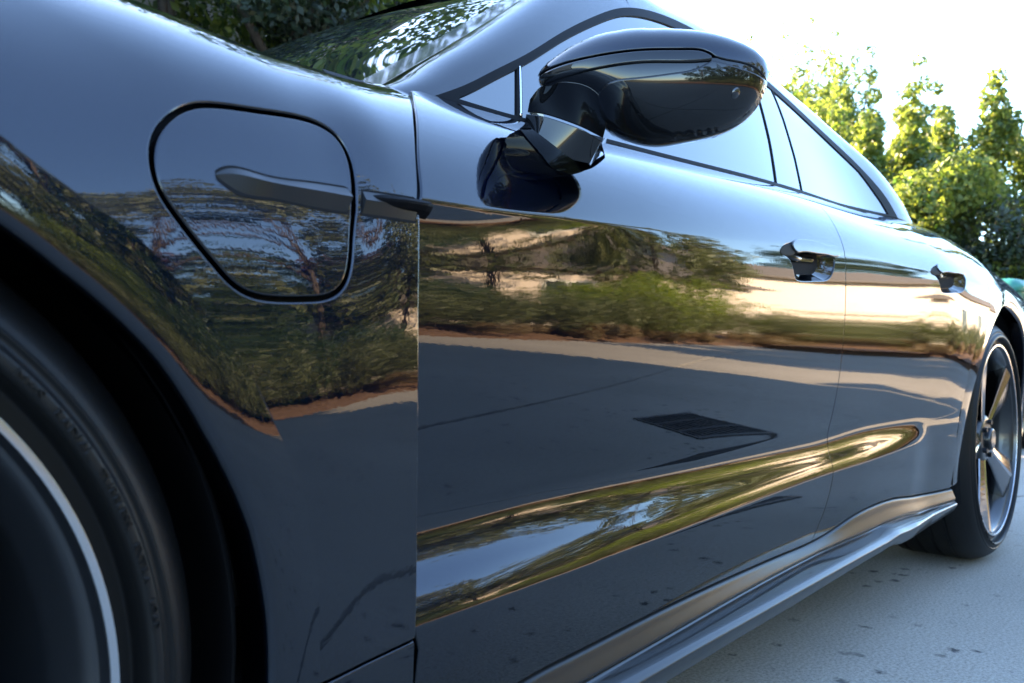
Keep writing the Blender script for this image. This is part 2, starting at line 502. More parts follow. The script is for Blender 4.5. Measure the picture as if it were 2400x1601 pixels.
BZ = [(.5, .890), (.66, .893), (.8, .894), (1.0, .904), (1.2, .915), (1.6, .942), (1.9, .962), (2.15, .978), (2.4, .994), (2.6, 1.0), (3.0, 1.0)]
def belt_z(x): return nspline([a for a, _ in BZ], [b for _, b in BZ], x)
gx_ = np.array([.5, .7, .9, 1.1, 1.3, 1.5, 1.7, 1.9, 2.1, 2.3, 2.5, 2.7, 3.0])
gy_ = SD.y(gx_, belt_z(gx_)) + .004 + (.95 - belt_z(gx_)) * math.tan(R(21))
SG = Surf(.5, 3.0, .86, 1.42, .95, list(zip(gx_, gy_)), [
    (.5, [(.86, 20), (.95, 21), (1.2, 25), (1.27, 30), (1.30, 45), (1.33, 70), (1.43, 82)]),
    (1.45, [(.86, 20), (.95, 21), (1.2, 25), (1.265, 30), (1.295, 45), (1.32, 70), (1.43, 82)]),
    (1.75, [(.86, 20), (.95, 21), (1.2, 25), (1.295, 30), (1.325, 45), (1.352, 70), (1.43, 82)]),
    (2.0, [(.86, 20), (.95, 21), (1.18, 24), (1.292, 30), (1.324, 45), (1.35, 70), (1.43, 82)]),
    (2.3, [(.86, 20), (.95, 21), (1.13, 23), (1.265, 29), (1.303, 45), (1.33, 70), (1.43, 82)]),
    (2.6, [(.86, 20), (.95, 21), (1.05, 22), (1.162, 30), (1.202, 48), (1.234, 70), (1.43, 82)]),
    (3.0, [(.86, 20), (.95, 21), (.965, 30), (.985, 45), (1.005, 62), (1.03, 74), (1.43, 82)])])

# ------------------------------------------------------------------ the car
car = thing('parked_car', 'glossy dark grey four-door car parked on the concrete driveway, seen along its flank', 'car')
HUB = .362
def arc(cx, cz, r, a0, a1, n):
    t = np.radians(np.linspace(a0, a1, n))
    rr = np.interp(np.linspace(0, 1, n), np.linspace(0, 1, len(r)), r) if hasattr(r, '__len__') else r
    return np.stack([cx + rr * np.cos(t), cz + rr * np.sin(t)], 1)
GAPF = [(.652, .884), (.6282, .8633), (.5884, .82), (.5652, .7699), (.5582, .7378), (.5482, .6475), (.5500, .5313), (.5530, .4339), (.5535, .3545), (.5528, .3401)]
GAPD = [(.654, .8865), (.6325, .8665), (.5960, .8218), (.5690, .7704), (.5600, .738), (.5470, .715), (.5400, .649), (.5470, .5276), (.5540, .4205), (.5620, .3404), (.5680, .3236), (.5715, .25)]
FLARE = curve2([(.2011, .7243), (.225, .7087), (.251, .6926), (.2795, .6765), (.3102, .6487), (.3462, .6125), (.3672, .5879), (.3837, .5603), (.4044, .5245), (.4145, .5057), (.4243, .4794), (.4285, .4555), (.4356, .435), (.4401, .4044), (.4425, .3645), (.4433, .3314)], .006)
front_arc = arc(0, HUB, [.43, .424, .418, .415, .4145], 184, 61.5, 60)
FL = np.vstack([front_arc[:-1], FLARE])                       # flare line, front to back
topx = np.linspace(.668, -.62, 60)
ftop = np.stack([topx, SF.knot(9, topx) - .007], 1)
gapf = curve2(GAPF, .01)
f_out = np.vstack([gapf, [(.4943, .3364), (.4445, .3322)], FL[::-1], [(-.455, .31), (-.62, .36)], ftop[::-1][:-1]])
FLAP = np.array([(.3467, .7823), (.3305, .7739), (.3189, .764), (.3084, .7511), (.3023, .7371), (.301, .7225), (.3045, .7074), (.3141, .6926), (.3295, .6744), (.3461, .6572), (.3599, .6455), (.3723, .6404), (.3918, .6383), (.423, .6398), (.4441, .643), (.4597, .6521), (.4683, .667), (.4742, .6936), (.4834, .7331), (.4861, .7532), (.4855, .7729), (.4788, .7874), (.4648, .7947), (.4478, .7963), (.4071, .7924), (.3662, .7871)])
def closed_spline(P, n=160):
    Q = np.vstack([P[-4:], P, P[:5]])
    t = np.concatenate([[0], np.cumsum(np.linalg.norm(np.diff(Q, axis=0), axis=1))])
    q = np.linspace(t[4], t[4 + len(P)], n, endpoint=False)
    return np.stack([cspline(t, Q[:, 0], q), cspline(t, Q[:, 1], q)], 1)
def offset2(P, d):
    if area(P) < 0: P = P[::-1]
    tan = np.roll(P, -1, 0) - np.roll(P, 1, 0); tan /= np.linalg.norm(tan, axis=1, keepdims=True)
    return P + d * np.stack([tan[:, 1], -tan[:, 0]], 1)
flap_c = closed_spline(FLAP)
flap_hole, flap_edge = offset2(flap_c, .0041), offset2(flap_c, -.0037)
# crease where the wing ends in its trim
TR2 = np.array([(.4905, .7385), (.53, .7405), (.5655, .743), (.5600, .7184), (.5296, .7176), (.4860, .7168)])

def flare_band(line, cen, ysurf, r_in, roll=.010):
    """the raised lip round a wheel arch, from its crease to the rolled edge"""
    line = np.asarray(line); rel = line - cen
    ang = np.arctan2(rel[:, 1], rel[:, 0]); rr = np.hypot(rel[:, 0], rel[:, 1])
    y0 = ysurf(line[:, 0], line[:, 1])
    y0 = np.convolve(np.pad(y0, 6, mode='edge'), np.ones(13) / 13, 'valid')
    rin = r_in(ang)
    P = []
    for w_ in np.linspace(0, 1, 9):
        r = rr + (rin - rr) * w_
        P.append(np.stack([cen[0] + r * np.cos(ang), y0 - .0018 * math.sin(w_ * 2.2), cen[1] + r * np.sin(ang)], 1))
    yl = y0 - .0018 * math.sin(2.2)
    for q in np.radians([15, 30, 45, 60, 75, 90]):
        r = rin - roll * math.sin(q)
        P.append(np.stack([cen[0] + r * np.cos(ang), yl + roll * (1 - math.cos(q)), cen[1] + r * np.sin(ang)], 1))
    r = rin - roll
    P.append(np.stack([cen[0] + r * np.cos(ang), yl + roll + .03, cen[1] + r * np.sin(ang)], 1))
    return np.array(P)
ss = lambda a, b, x: np.clip((x - a) / (b - a), 0, 1) ** 2 * (3 - 2 * np.clip((x - a) / (b - a), 0, 1))
fb = flare_band(FL, (0, HUB), SF.y, lambda a: np.interp(np.degrees(a), [-8, 3.8, 9.6, 14.7, 18.8, 23.6, 27.8, 37, 44, 50, 60, 180], [.4085, .4044, .4012, .3988, .3952, .3911, .3885, .3867, .3825, .379, .378, .378]))
rows = [np.stack([np.full(2, 0)], 0)]
V, F, Nn = panel_geo(f_out, [flap_hole], SF, sp=.0085, rims=True)
geo = [(V, F, Nn), grid_geo(fb, False)]
V, F, Nn = join_geo(geo)
fender = mesh_obj('fender', V, F, paint, car, Nn)
flap = panel('charging_flap', flap_edge, [], SF, paint, car, sp=.007, fil=.0018)

def wedge(name, top, ridge, bot, surf, m, parent, off=.0, side=.0):
    """strip whose cross-section rises from the top edge to a ridge and falls back at the bottom edge"""
    n = 40
    A = [np.asarray(curve2(q, .004)) for q in (top, ridge[0], bot)]
    A = [np.stack([np.interp(np.linspace(0, 1, n), np.linspace(0, 1, len(a)), a[:, k]) for k in (0, 1)], 1) for a in A]
    h = np.interp(np.linspace(0, 1, n), np.linspace(0, 1, len(ridge[1])), ridge[1])
    y = [surf.y(a[:, 0], a[:, 1]) for a in A]
    P = [np.stack([a[:, 0], yy, a[:, 1]], 1) for a, yy in zip(A, y)]
    P[1][:, 1] -= h
    rows = []
    e = lambda a, b, t: a + (b - a) * t
    P0i = P[0].copy(); P0i[:, 1] += .006
    P2i = P[2].copy(); P2i[:, 1] += .006
    rows = [P0i, P[0], e(P[0], P[1], .05), e(P[0], P[1], .93), P[1], e(P[1], P[2], .05), e(P[1], P[2], .95), P[2], P2i]
    P_ = np.array(rows[::-1])
    V, F, _ = grid_geo(P_, True)
    k_ = len(P_); F = list(F) + [tuple(i * n for i in range(k_)), tuple(i * n + n - 1 for i in range(k_))[::-1]]
    o = mesh_obj(name, V, F, m, parent, smooth=False)
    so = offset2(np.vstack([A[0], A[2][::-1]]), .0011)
    panel('trim_shadow_line', so, [], surf, matte, o if parent is not car else car, sp=.006, off=-.0004, fil=.0003, depth=.002)  # matte black edge standing in for the dark shadow outline round the trim
    return o
T1 = [(.3515, .7305), (.3560, .7335), (.392, .7352), (.4344, .7368), (.4765, .7387)]
T1r = ([(.3500, .7275), (.3580, .7298), (.392, .7295), (.4344, .7294), (.4755, .7298)], [.0008, .0045, .0075, .008, .008])
T1b = [(.3515, .7245), (.3675, .7162), (.3887, .7161), (.4304, .7158), (.4725, .7159)]
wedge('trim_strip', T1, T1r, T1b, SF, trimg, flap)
T2 = [(.4930, .7387), (.53, .7400), (.5545, .7408)]
T2b = [(.4885, .7168), (.5296, .7174), (.5500, .7178)]
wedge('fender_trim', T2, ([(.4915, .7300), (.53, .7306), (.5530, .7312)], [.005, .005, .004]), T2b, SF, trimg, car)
# the fin standing proud of the trim, sharp at its rear end
fin = MB()
fp = np.array([(.496, .7355), (.515, .7375), (.545, .7390), (.569, .7398)])
n = 24
fx = np.linspace(0, 1, n); cx = np.interp(fx, [0, .33, .75, 1], fp[:, 0]); cz = np.interp(fx, [0, .33, .75, 1], fp[:, 1])
pro = np.interp(fx, [0, .25, .6, .9, 1], [.001, .008, .013, .013, .010])
prof = [(0, .0015), (.75, -.001), (1, -.0035), (1, -.006), (.72, -.0105), (.0, -.0165)]
P = np.zeros((len(prof), n, 3))
yy = SF.y(np.clip(cx, 0, .555), cz)
for i, (q, dz) in enumerate(prof):
    P[i, :, 0] = cx; P[i, :, 1] = yy - q * pro + .001; P[i, :, 2] = cz + dz * np.interp(fx, [0, .3, 1], [.25, .9, 1])
V, F, _ = grid_geo(P[::-1], True)
F = list(F) + [tuple(range(n - 1, n * len(prof), n))]
mesh_obj('vent_fin', V, F, seal, car, smooth=False)

# ---- doors and rear quarter
SHUT = curve2([(1.800, .9545), (1.763, .93), (1.73, .895), (1.706, .8564), (1.697, .7888), (1.694, .6974), (1.690, .598), (1.687, .4979), (1.683, .4231), (1.682, .3746), (1.6622, .3187), (1.6119, .2542)], .01)
def belt_pts(a, b, n=60):
    x = np.linspace(a, b, n); return np.stack([x, belt_z(x)], 1)
L4 = curve2([(.5623, .215), (.7312, .2448), (.8403, .2485), (.9848, .252), (1.1026, .2535), (1.3092, .2535), (1.50, .2532), (1.6119, .2542), (1.70, .262), (1.8137, .279), (1.93, .287), (2.05, .2865), (2.16, .278), (2.30, .2700), (2.4576, .2665)], .01)
l4z = lambda x: np.interp(x, L4[:, 0], L4[:, 1])
gapd = curve2(GAPD[:-1], .008)
GW = .0019
ring1 = gapd + [.0, 0]
sh_l = SHUT + [-GW, 0]; sh_r = SHUT + [GW, 0]
bx = np.linspace(.655, sh_l[0, 0], 60)
xb = np.linspace(sh_l[-1, 0], .5623, 50)
d_out = np.vstack([gapd[::-1], np.stack([bx, belt_z(bx)], 1)[1:-1], sh_l, np.stack([xb, l4z(xb)], 1)[1:]])
def crease_lines(x0, x1, ks=(2, 3, 5, 6, 12, 13)):
    x = np.linspace(x0, x1, int((x1 - x0) / .008))
    out = []
    for k in ks:
        z = SD.knot(k, x)
        out.append(np.stack([x, z], 1))
    for dz in (-.004, .004):
        out.append(np.stack([x, SD.knot(2, x) + .001 + dz], 1))
        out.append(np.stack([x, SD.knot(12, x) + .001 + dz], 1))
    return out
BOWL1 = closed_spline(np.array([(1.3951, .7767), (1.4044, .7849), (1.4196, .7919), (1.4420, .7975), (1.4700, .8000), (1.50, .8000), (1.55, .8010), (1.60, .8015), (1.640, .7990), (1.6460, .7857), (1.6395, .7675), (1.6258, .7526), (1.6023, .7423), (1.5631, .7377), (1.5047, .7327), (1.4727, .7320), (1.4586, .7357), (1.4525, .7456), (1.4455, .7575), (1.425, .7690), (1.403, .7725)]), 110)
BAR1 = closed_spline(np.array([(1.4500, .7930), (1.4636, .8017), (1.4874, .8059), (1.5184, .8087), (1.575, .8105), (1.6300, .8098), (1.6640, .8040), (1.6660, .7985), (1.6600, .7955), (1.6100, .7925), (1.5571, .7902), (1.4829, .7855), (1.4600, .7855)]), 110)
CAP1 = closed_spline(np.array([(1.3985, .7767), (1.4060, .7835), (1.4205, .7890), (1.4400, .7925), (1.4580, .7920), (1.4640, .7870), (1.4560, .7800), (1.4400, .7755), (1.4150, .7735)]), 60)
dx2 = .795; dz2 = .0235
BOWL2 = BOWL1 + [dx2, dz2 + .004]; BAR2 = BAR1 + [dx2, dz2 + .004]; CAP2 = CAP1 + [dx2, dz2 + .004]
front_door = panel('front_door', d_out, [BOWL1], SD, paint, car, sp=.0085, lines=crease_lines(.56, 1.70), depth=.02)
RA = arc(2.898, HUB, [.448, .450, .456, .468, .474, .468, .458, .449, .445], 192, 90, 60)
RB = arc(2.898, HUB, [.445, .446, .45, .455, .46], 90, -12, 60)[1:]
RDG = curve2([(2.50, .9995), (2.60, .955), (2.655, .89), (2.650, .83), (2.640, .79), (2.6355, .7265)], .01)      # rear door's trailing edge
k = np.where(RA[:, 0] > 2.630)[0][0]
bx = np.linspace(sh_r[0, 0], 2.495, 60)
xb = np.linspace(2.459, sh_r[-1, 0], 60)
rd_out = np.vstack([sh_r[::-1], np.stack([bx, belt_z(bx)], 1)[1:], (RDG + [-GW, 0])[1:-1], RA[:k][::-1], np.stack([xb, l4z(xb)], 1)[1:-1]])
rear_door = panel('rear_door', rd_out, [BOWL2], SD, paint, car, sp=.0095, lines=crease_lines(1.69, 2.5), depth=.02)
qt = np.linspace(2.51, 3.45, 60)
qtop = np.stack([qt, np.minimum(SD.knot(16, qt) - .004, .999)], 1)
q_out = np.vstack([RA[k:], RB, [(3.352, .30), (3.45, .32)], qtop[::-1], (RDG + [GW, 0])[1:-1]])
quarter = panel('quarter_panel', q_out, [], SD, paint, car, sp=.012, depth=.02)
rb = flare_band(np.vstack([RA, RB]), (2.898, HUB), SD.y, lambda a: np.full_like(a, .402), .008)
V, F, Nn = grid_geo(rb, True)
mesh_obj('wheel_arch_trim', V, F, paint, car, Nn)

def bowl(name, out, surf, parent, depth):
    c = out.mean(0); P = []
    for w_ in np.linspace(0, 1, 12):
        s_ = 1 - w_
        q = c + (out - c) * s_
        P.append(np.stack([q[:, 0], surf.y(out[:, 0], out[:, 1]) * s_ + surf.y(c[0], c[1]) * w_ + .0015 + depth * (1 - s_ ** 2), q[:, 1]], 1))
    P = np.array(P); P = np.concatenate([P, P[:, :1]], 1)
    V, F, Nn = grid_geo(P, area(out) > 0)
    return mesh_obj(name, V, F, paint, parent, Nn)
def handle_bar(out, surf, parent, proud=.011):
    """flush pull handle: a thin blade proud of the skin over the finger pocket"""
    pts = closed_spline(out, 100)
    c = pts.mean(0)
    rows = []
    ybase = surf.y(pts[:, 0], pts[:, 1])
    for s_, d in ((1, -.3), (1., .55), (.992, .84), (.978, .97), (.955, 1.), (.9, 1.), (.6, 1.), (.25, 1.), (0.001, 1.)):
        q = c + (pts - c) * s_
        yy = surf.y(q[:, 0], q[:, 1])
        ramp_ = np.interp(q[:, 0], [out[:, 0].min(), out[:, 0].min() + .02, out[:, 0].max() - .07, out[:, 0].max()], [.75, 1, .8, .12])
        rows.append(np.stack([q[:, 0], yy - proud * d * ramp_, q[:, 1]], 1))
    P = np.array(rows); P = np.concatenate([P, P[:, :1]], 1)
    V, F, _ = grid_geo(P, area(pts) > 0)
    return mesh_obj('door_handle', V, F, paint, parent)
for door, B, H, CP in ((front_door, BOWL1, BAR1, CAP1), (rear_door, BOWL2, BAR2, CAP2)):
    bowl('handle_pocket', B, SD, door, .024)
    panel('door_handle', H, [], SD, paint, door, sp=.006, off=-.0030, fil=.0024, depth=.011)
    panel('handle_end', CP, [], SD, seal, door, sp=.005, off=-.0006, fil=.003, depth=.012)
    m_ = MB()
    x0, z0 = CP[0]
    yb_ = float(SD.y(x0 + .12, z0 + .01))
    m_.tube([(x0 + .05, yb_ + .010, z0 - .002), (x0 + .10, yb_ + .016, z0 - .001), (x0 + .17, yb_ + .016, z0 + .002)], [.006, .008, .007], 10)
    m_.obj('handle_pivot', gloss, door, True)

# ---- sill with its blade
sx = np.linspace(.55, 2.46, 240)
zh = np.interp(sx, [.55, .85, 1.19, 1.73, 2.0, 2.12, 2.2], [.205, .211, .219, .233, .240, .238, .232])
zl = np.interp(sx, [.55, .9, 1.05, 1.38, 1.70, 2.0, 2.115, 2.2], [.190, .198, .203, .211, .219, .224, .226, .226])
zb = np.interp(sx, [.55, 1.0, 1.2, 1.43, 1.76, 1.90, 1.96, 2.02, 2.22, 2.46], [.150, .162, .169, .175, .187, .190, .188, .185, .187, .196])
kink = np.exp(-((sx - 1.95) / .05) ** 2) * .003
z4 = l4z(sx)
y4 = SD.y(sx, z4)
fade = np.interp(sx, [2.08, 2.24], [1, 0])
end = np.interp(sx, [2.2, 2.46], [0, 1])
prof = [(y4 + .020, z4 + .004), (y4 + .004, z4 - .0045), (y4 - .001, z4 - .008),
        (y4 - .004, z4 * .55 + zh * .45), (y4 - .010, zh + .004),
        (y4 - .006, zh), (y4 - .011, zh - .0035),
        (.016 - .010 * fade, (zh * .25 + zl * .75) + .002), (.008 - .010 * fade, zl), (.006 - .010 * fade, zl - .0035),
        (.009 - .010 * fade, zl * .6 + zb * .4), (.020 - .006 * fade, zb + .004), (.034 + 0 * sx, zb), (.09 + 0 * sx, zb - .004)]
P = np.array([np.stack([sx, yy, zz + kink * (i > 4)], 1) for i, (yy, zz) in enumerate(prof)])
def refine(P, k=4, sharp=()):
    """smooth rows between profile points"""
    t = np.arange(len(P)); q = np.linspace(0, len(P) - 1, (len(P) - 1) * k + 1)
    out = np.zeros((len(q),) + P.shape[1:])
    for c in range(3):
        for j in range(P.shape[1]): out[:, j, c] = nspline(t, P[:, j, c], q)
    return out
up_ = refine(P[:6], 4); lo_ = refine(P[5:], 4)
V, F, Nn = grid_geo(up_, True)
mesh_obj('side_sill', V, F, satin, car, Nn)
V, F, Nn = grid_geo(lo_, True)
mesh_obj('sill_blade', V, F, satin, car, Nn)
bpy.data.objects['sill_blade'].data.materials[0] = gloss2 = mat('sill_gloss', (.016, .017, .018), .35, 0, .6, .03, spec=.15)
# lower corner of the wing ahead of the sill
fx = np.linspace(.442, .5528, 24)
tz = np.interp(fx, [.442, .4943, .5528], [.3284, .3330, .3368])
P = np.array([np.stack([fx, SF.y(fx, tz) + a, np.maximum(tz - b, .17)], 1) for a, b in ((.012, -.001), (.002, .0006), (.0, .003), (.001, .05), (.006, .10), (.016, .14), (.05, .16))])
V, F, Nn = grid_geo(P, True)
mesh_obj('wing_corner', V, F, paint, car, Nn)

# ---- dark shell behind the shut lines, floor and wheel-arch liners
def shell(name, surf, xs, zlo, zhi, off):
    P = np.array([[(x, float(surf.y(x, a)) + off, a) for a in np.linspace(zlo(x), zhi(x), 90)] for x in xs])
    V, F, Nn = grid_geo(P, False)
    return mesh_obj(name, V, F, matte, car, Nn)
def arch_low(x): return max(.3, HUB + math.sqrt(max(0, .455 ** 2 - x * x))) if abs(x) < .455 else .34
shell('inner_wing', SF, np.linspace(-.6, .535, 60), arch_low, lambda x: float(SF.knot(9, x)) - .02, .011)
shell('door_frame', SD, np.linspace(.545, 2.42, 60), lambda x: .25, lambda x: float(belt_z(x)) - .004, .016)
fl_ = MB()
fl_.box((-.55, .20, .20), (3.3, 1.72, .34))
fl_.box((.43, .075, .205), (2.42, 1.85, .30))
fl_.obj('underbody', matte, car)
for cx in (0., 2.898):
    a = np.radians(np.linspace(-22, 202, 50))
    P = np.array([np.stack([cx + r * np.cos(a), np.full_like(a, y), HUB + r * np.sin(a)], 1) for r, y in ((.374 if cx == 0 else .398, .012), (.388 if cx == 0 else .408, .03), (.41, .12), (.41, .34), (.30, .345), (.05, .345))])
    V, F, Nn = grid_geo(P, False)
    mesh_obj('wheel_arch_liner', V, F, liner, car, Nn)

# ---- wheels
def lathe(prof, n=128):
    """prof: (radius, y) rows about the wheel's axle"""
    a = np.linspace(0, 2 * math.pi, n, endpoint=False)
    P = np.array([np.stack([r * np.cos(a), np.full_like(a, y), r * np.sin(a)], 1) for r, y in prof])
    P2 = np.concatenate([P, P[:, :1]], 1)
    V, F, Nn = grid_geo(P2, False)
    return V, F, Nn
def smooth_prof(p, k=5):
    p = np.asarray(p, float); t = np.concatenate([[0], np.cumsum(np.linalg.norm(np.diff(p, axis=0), axis=1))])
    q = np.concatenate([np.linspace(a, b, k, endpoint=False) for a, b in zip(t[:-1], t[1:])] + [[t[-1]]])
    return np.stack([nspline(t, p[:, 0], q), nspline(t, p[:, 1], q)], 1)
def ring_text(txt, a_start, size, r, yfun, squeeze=1.0):
    """raised lettering bent round the sidewall, reading clockwise, tops outwards; angles in degrees"""
    cu = bpy.data.curves.new('lettering', 'FONT'); cu.body = txt; cu.size = 1; cu.extrude = .0; cu.resolution_u = 2
    ob = bpy.data.objects.new('lettering', cu); COL.objects.link(ob)
    dg = bpy.context.evaluated_depsgraph_get()
    me = bpy.data.meshes.new_from_object(ob.evaluated_get(dg))
    V = np.array([tuple(v.co) for v in me.vertices]); F = [tuple(p.vertices) for p in me.polygons]
    bpy.data.objects.remove(ob); bpy.data.curves.remove(cu); bpy.data.meshes.remove(me)
    V = V - [V[:, 0].min(), 0, 0]
    s_ = size / .7
    ang = math.radians(a_start) - V[:, 0] * s_ * squeeze / r
    rad = r + V[:, 1] * s_
    out = np.stack([rad * np.cos(ang), yfun(rad) - .0015, rad * np.sin(ang)], 1)
    n = len(out)
    back = out.copy(); back[:, 1] += .0012
    # side walls along boundary edges
    from collections import Counter
    cnt = Counter()
    for f in F:
        for i in range(len(f)): cnt[tuple(sorted((f[i], f[(i + 1) % len(f)])))] += 1
    FF = []
    for f in F:
        FF.append(f)
        for i in range(len(f)):
            a, b = f[i], f[(i + 1) % len(f)]
            if cnt[tuple(sorted((a, b)))] == 1: FF.append((b, a, a + n, b + n))
    return np.vstack([out, back]), FF
TYRE = smooth_prof([(.268, .035), (.276, .022), (.286, .013), (.297, .013), (.3010, .006), (.3025, -.003), (.306, -.0075), (.311, -.0065), (.315, -.0015), (.3185, .0005), (.3215, -.001), (.323, .001), (.329, .0045), (.338, .012), (.347, .024), (.354, .037), (.3585, .050)], 5)
def tyre_geo():
    p = list(map(tuple, TYRE))
    y = .0505
    p += [(.3600, .056)]
    for g in (.075, .118, .165, .208):
        p += [(.3618, g - .006), (.3610, g - .0052), (.3545, g - .004), (.3545, g + .004), (.3610, g + .0052), (.3618, g + .006)]
    p += [(.3600, .236), (.354, .25), (.335, .268), (.30, .275), (.27, .262)]
    return lathe(p, 144)
yside = lambda r: np.interp(r, TYRE[:, 0], TYRE[:, 1])
def make_wheel(name, cx, text_at, spoke_at):
    wh = bpy.data.objects.new(name, None); link(wh, car); wh.location = (cx, 0, HUB)
    V, F, Nn = tyre_geo()
    ty = mesh_obj('tyre', V, F, rubber, wh, Nn)
    # shoulder sipes: small blocks round the edge of the tread
    mb = MB()
    for i in range(84):
        a = 2 * math.pi * i / 84
        for da, r0, y0, r1, y1 in ((0, .350, .031, .3590, .056),):
            ca, sa = math.cos(a), math.sin(a); w_ = .0075
            q = []
            for (r, y) in ((r0, y0 - .0004), (r1, y1), (r1 + .0006, y1 - .001), (r0 + .0008, y0 - .0012)):
                for s_ in (-w_, w_): q.append((r * ca - s_ * sa, y, r * sa + s_ * ca))
            mb.add(q, [(0, 1, 3, 2), (2, 3, 5, 4), (4, 5, 7, 6), (6, 7, 1, 0), (0, 2, 4, 6), (1, 7, 5, 3)])
    o = mb.obj('tread_block', rubber, wh); o['kind'] = 'stuff'
    for txt, a0, size in (('M+S', 46.2, .0062), ('RADIAL,', 39.9, .0062), ('TUBELESS,', 30.8, .0062), ('EXTRA', 20.3, .0056), ('LOAD', 12.6, .0056)):
        want = {'M+S': 4.2, 'RADIAL,': 7.3, 'TUBELESS,': 8.6, 'EXTRA': 5.6, 'LOAD': 4.0}[txt]
        V, F = ring_text(txt, a0 + text_at, size, .3050, yside)
        an = np.degrees(np.arctan2(V[:, 2], V[:, 0])); d = (np.radians(a0 + text_at) - np.arctan2(V[:, 2], V[:, 0]) + math.pi) % (2 * math.pi) - math.pi
        k = math.radians(want) / d.max()
        rad = np.hypot(V[:, 0], V[:, 2]); an = math.radians(a0 + text_at) - d * k
        V[:, 0] = rad * np.cos(an); V[:, 2] = rad * np.sin(an)
        mesh_obj('sidewall_lettering', V, F, rubber, wh, smooth=False)
    # rim: polished lip, dark barrel
    V, F, Nn = lathe([(.2846, .010), (.2847, .002), (.2842, .0002), (.2836, 0), (.2790, 0), (.2784, .0003), (.2778, .002)], 160)
    mesh_obj('rim_lip', V, F, rimlip, wh, Nn)
    V, F, Nn = lathe(smooth_prof([(.2778, .002), (.2755, .010), (.2750, .011), (.2715, .013), (.262, .030), (.255, .05), (.252, .10), (.246, .20), (.25, .235)], 4), 128)
    mesh_obj('rim_barrel', V, F, rimdark, wh, Nn)
    V, F, Nn = lathe([(.0, .012), (.026, .012), (.031, .014), (.033, .02), (.034, .06)], 48)
    mesh_obj('hub_cap', V, F, rimdark, wh, Nn)
    V, F, Nn = lathe([(.034, .03), (.060, .030), (.070, .036), (.074, .05), (.074, .10)], 48)
    mesh_obj('hub', V, F, rimdark, wh, Nn)
    V, F, Nn = lathe([(.07, .118), (.195, .118), (.197, .120), (.197, .15), (.07, .15)], 64)
    mesh_obj('brake_disc', V, F, disc, wh, Nn)
    for i in range(5):
        a0 = math.radians(spoke_at + 72 * i)
        # twisted blade: wide machined face, dark flank on its trailing side
        rr = np.linspace(.045, .272, 16); t = (rr - .045) / (.272 - .045)
        hw_l = np.interp(t, [0, .35, 1], [.026, .036, .088]); hw_r = np.interp(t, [0, .35, 1], [.022, .026, .052])
        yf_ = .034 - .026 * t ** 1.3
        ridge = np.interp(t, [0, 1], [.004, .004])
        sec = []
        for tt, q, dy in ((-1, hw_l, .040), (-1, hw_l, .010), (-.95, hw_l, .0065), (-.06, hw_l, .0005), (.10, hw_r, -.002), (.78, hw_r, .0015), (1, hw_r, .002), (1, hw_r, .010), (.92, hw_r, .045)):
            off = tt * q
            x = rr; s_ = off + .012 * t
            c, s = math.cos(a0), math.sin(a0)
            sec.append(np.stack([x * c - s_ * s, yf_ + dy + .002 * (tt < -.2) * t * abs(tt), x * s + s_ * c], 1))
        P = np.array(sec)
        V, F, _ = grid_geo(P, False)
        k = len(rr); n_ = len(sec)
        fm = np.zeros(len(F), int)
        for j in range(len(F)):
            row = j // (k - 1)
            if row == 3: fm[j] = 1
        mesh_obj('spoke', V, F, None, wh, smooth=False, mats=[rimface, rimlip2], fm=fm)
        for bo in (0,):
            c, s = math.cos(a0 + .6), math.sin(a0 + .6)
            mb = MB(); mb.tube([(.052 * c, .020, .052 * s), (.052 * c, .05, .052 * s)], .008, 6); mb.obj('wheel_bolt', disc, wh)
    return wh
rimface = mat('rim_grey', (.17, .175, .185), .14, 1.)
rimlip2 = mat('rim_cut', (.5, .51, .53), .16, 1.)
front_wheel = make_wheel('front_wheel', 0, 0, -16)
rear_wheel = make_wheel('rear_wheel', 2.898, -150, 40)
for o, nm in ((front_wheel, 'wheel'), (rear_wheel, 'wheel')): o.name = nm
for cx in (0, 2.898):
    mb = MB(); mb.tube([(cx, .14, HUB), (cx, .5, HUB)], .03, 12); mb.obj('axle', matte, car)
# far-side wheels, seen only under the car
for cx in (0, 2.898):
    V, F, Nn = tyre_geo(); V = V * [1, -1, 1] + [cx, 1.93, HUB]
    mesh_obj('far_wheel', V, [f[::-1] for f in F], rubber, car)

# ------------------------------------------------------------------ glasshouse
YC = .95                                     # centre line of the car
OPEN = curve2([(.700, .8945), (.7635, .9258), (.8239, .9604), (.9041, 1.0062), (1.007, 1.0697), (1.1573, 1.1547), (1.2609, 1.2052), (1.3612, 1.239), (1.49, 1.266), (1.633, 1.281), (1.80, 1.286), (2.0, 1.276), (2.2, 1.248), (2.35, 1.207), (2.47, 1.156), (2.54, 1.105), (2.585, 1.050), (2.600, 1.004)], .012)
beltx = np.linspace(2.596, .715, 90)
BELT = np.stack([beltx, np.maximum(belt_z(beltx), .893) + .003], 1)
open_out = np.vstack([OPEN, BELT])
def in_open(d):
    return offset2(open_out, -d)
opz = lambda x: np.interp(x, OPEN[:, 0], OPEN[:, 1])
def glass_outline(xa, xb, slope_a, slope_b, top, side):
    """pane between two slanted posts; the post lines are x = a + slope * (z - .95)"""
    P = offset2(open_out, -.004)
    P = P if area(P) > 0 else P[::-1]
    # clip the opening (inset) between the post lines, with a deeper inset along the roof
    z = P[:, 1]
    keep = (P[:, 0] >= xa + slope_a * (z - .95)) & (P[:, 0] <= xb + slope_b * (z - .95))
    return P
def pane(left, right, ntop=60, topgap=.016, botgap=.003):
    """left / right: functions x(z); top follows the opening, bottom the belt"""
    def solve(fun, curve):
        lo = None
        for z in np.linspace(.90, 1.31, 800):
            x = fun(z)
            if lo is None and z > curve(x): return x, curve(x)
        return fun(1.3), 1.3
    return None
surround_t = {}
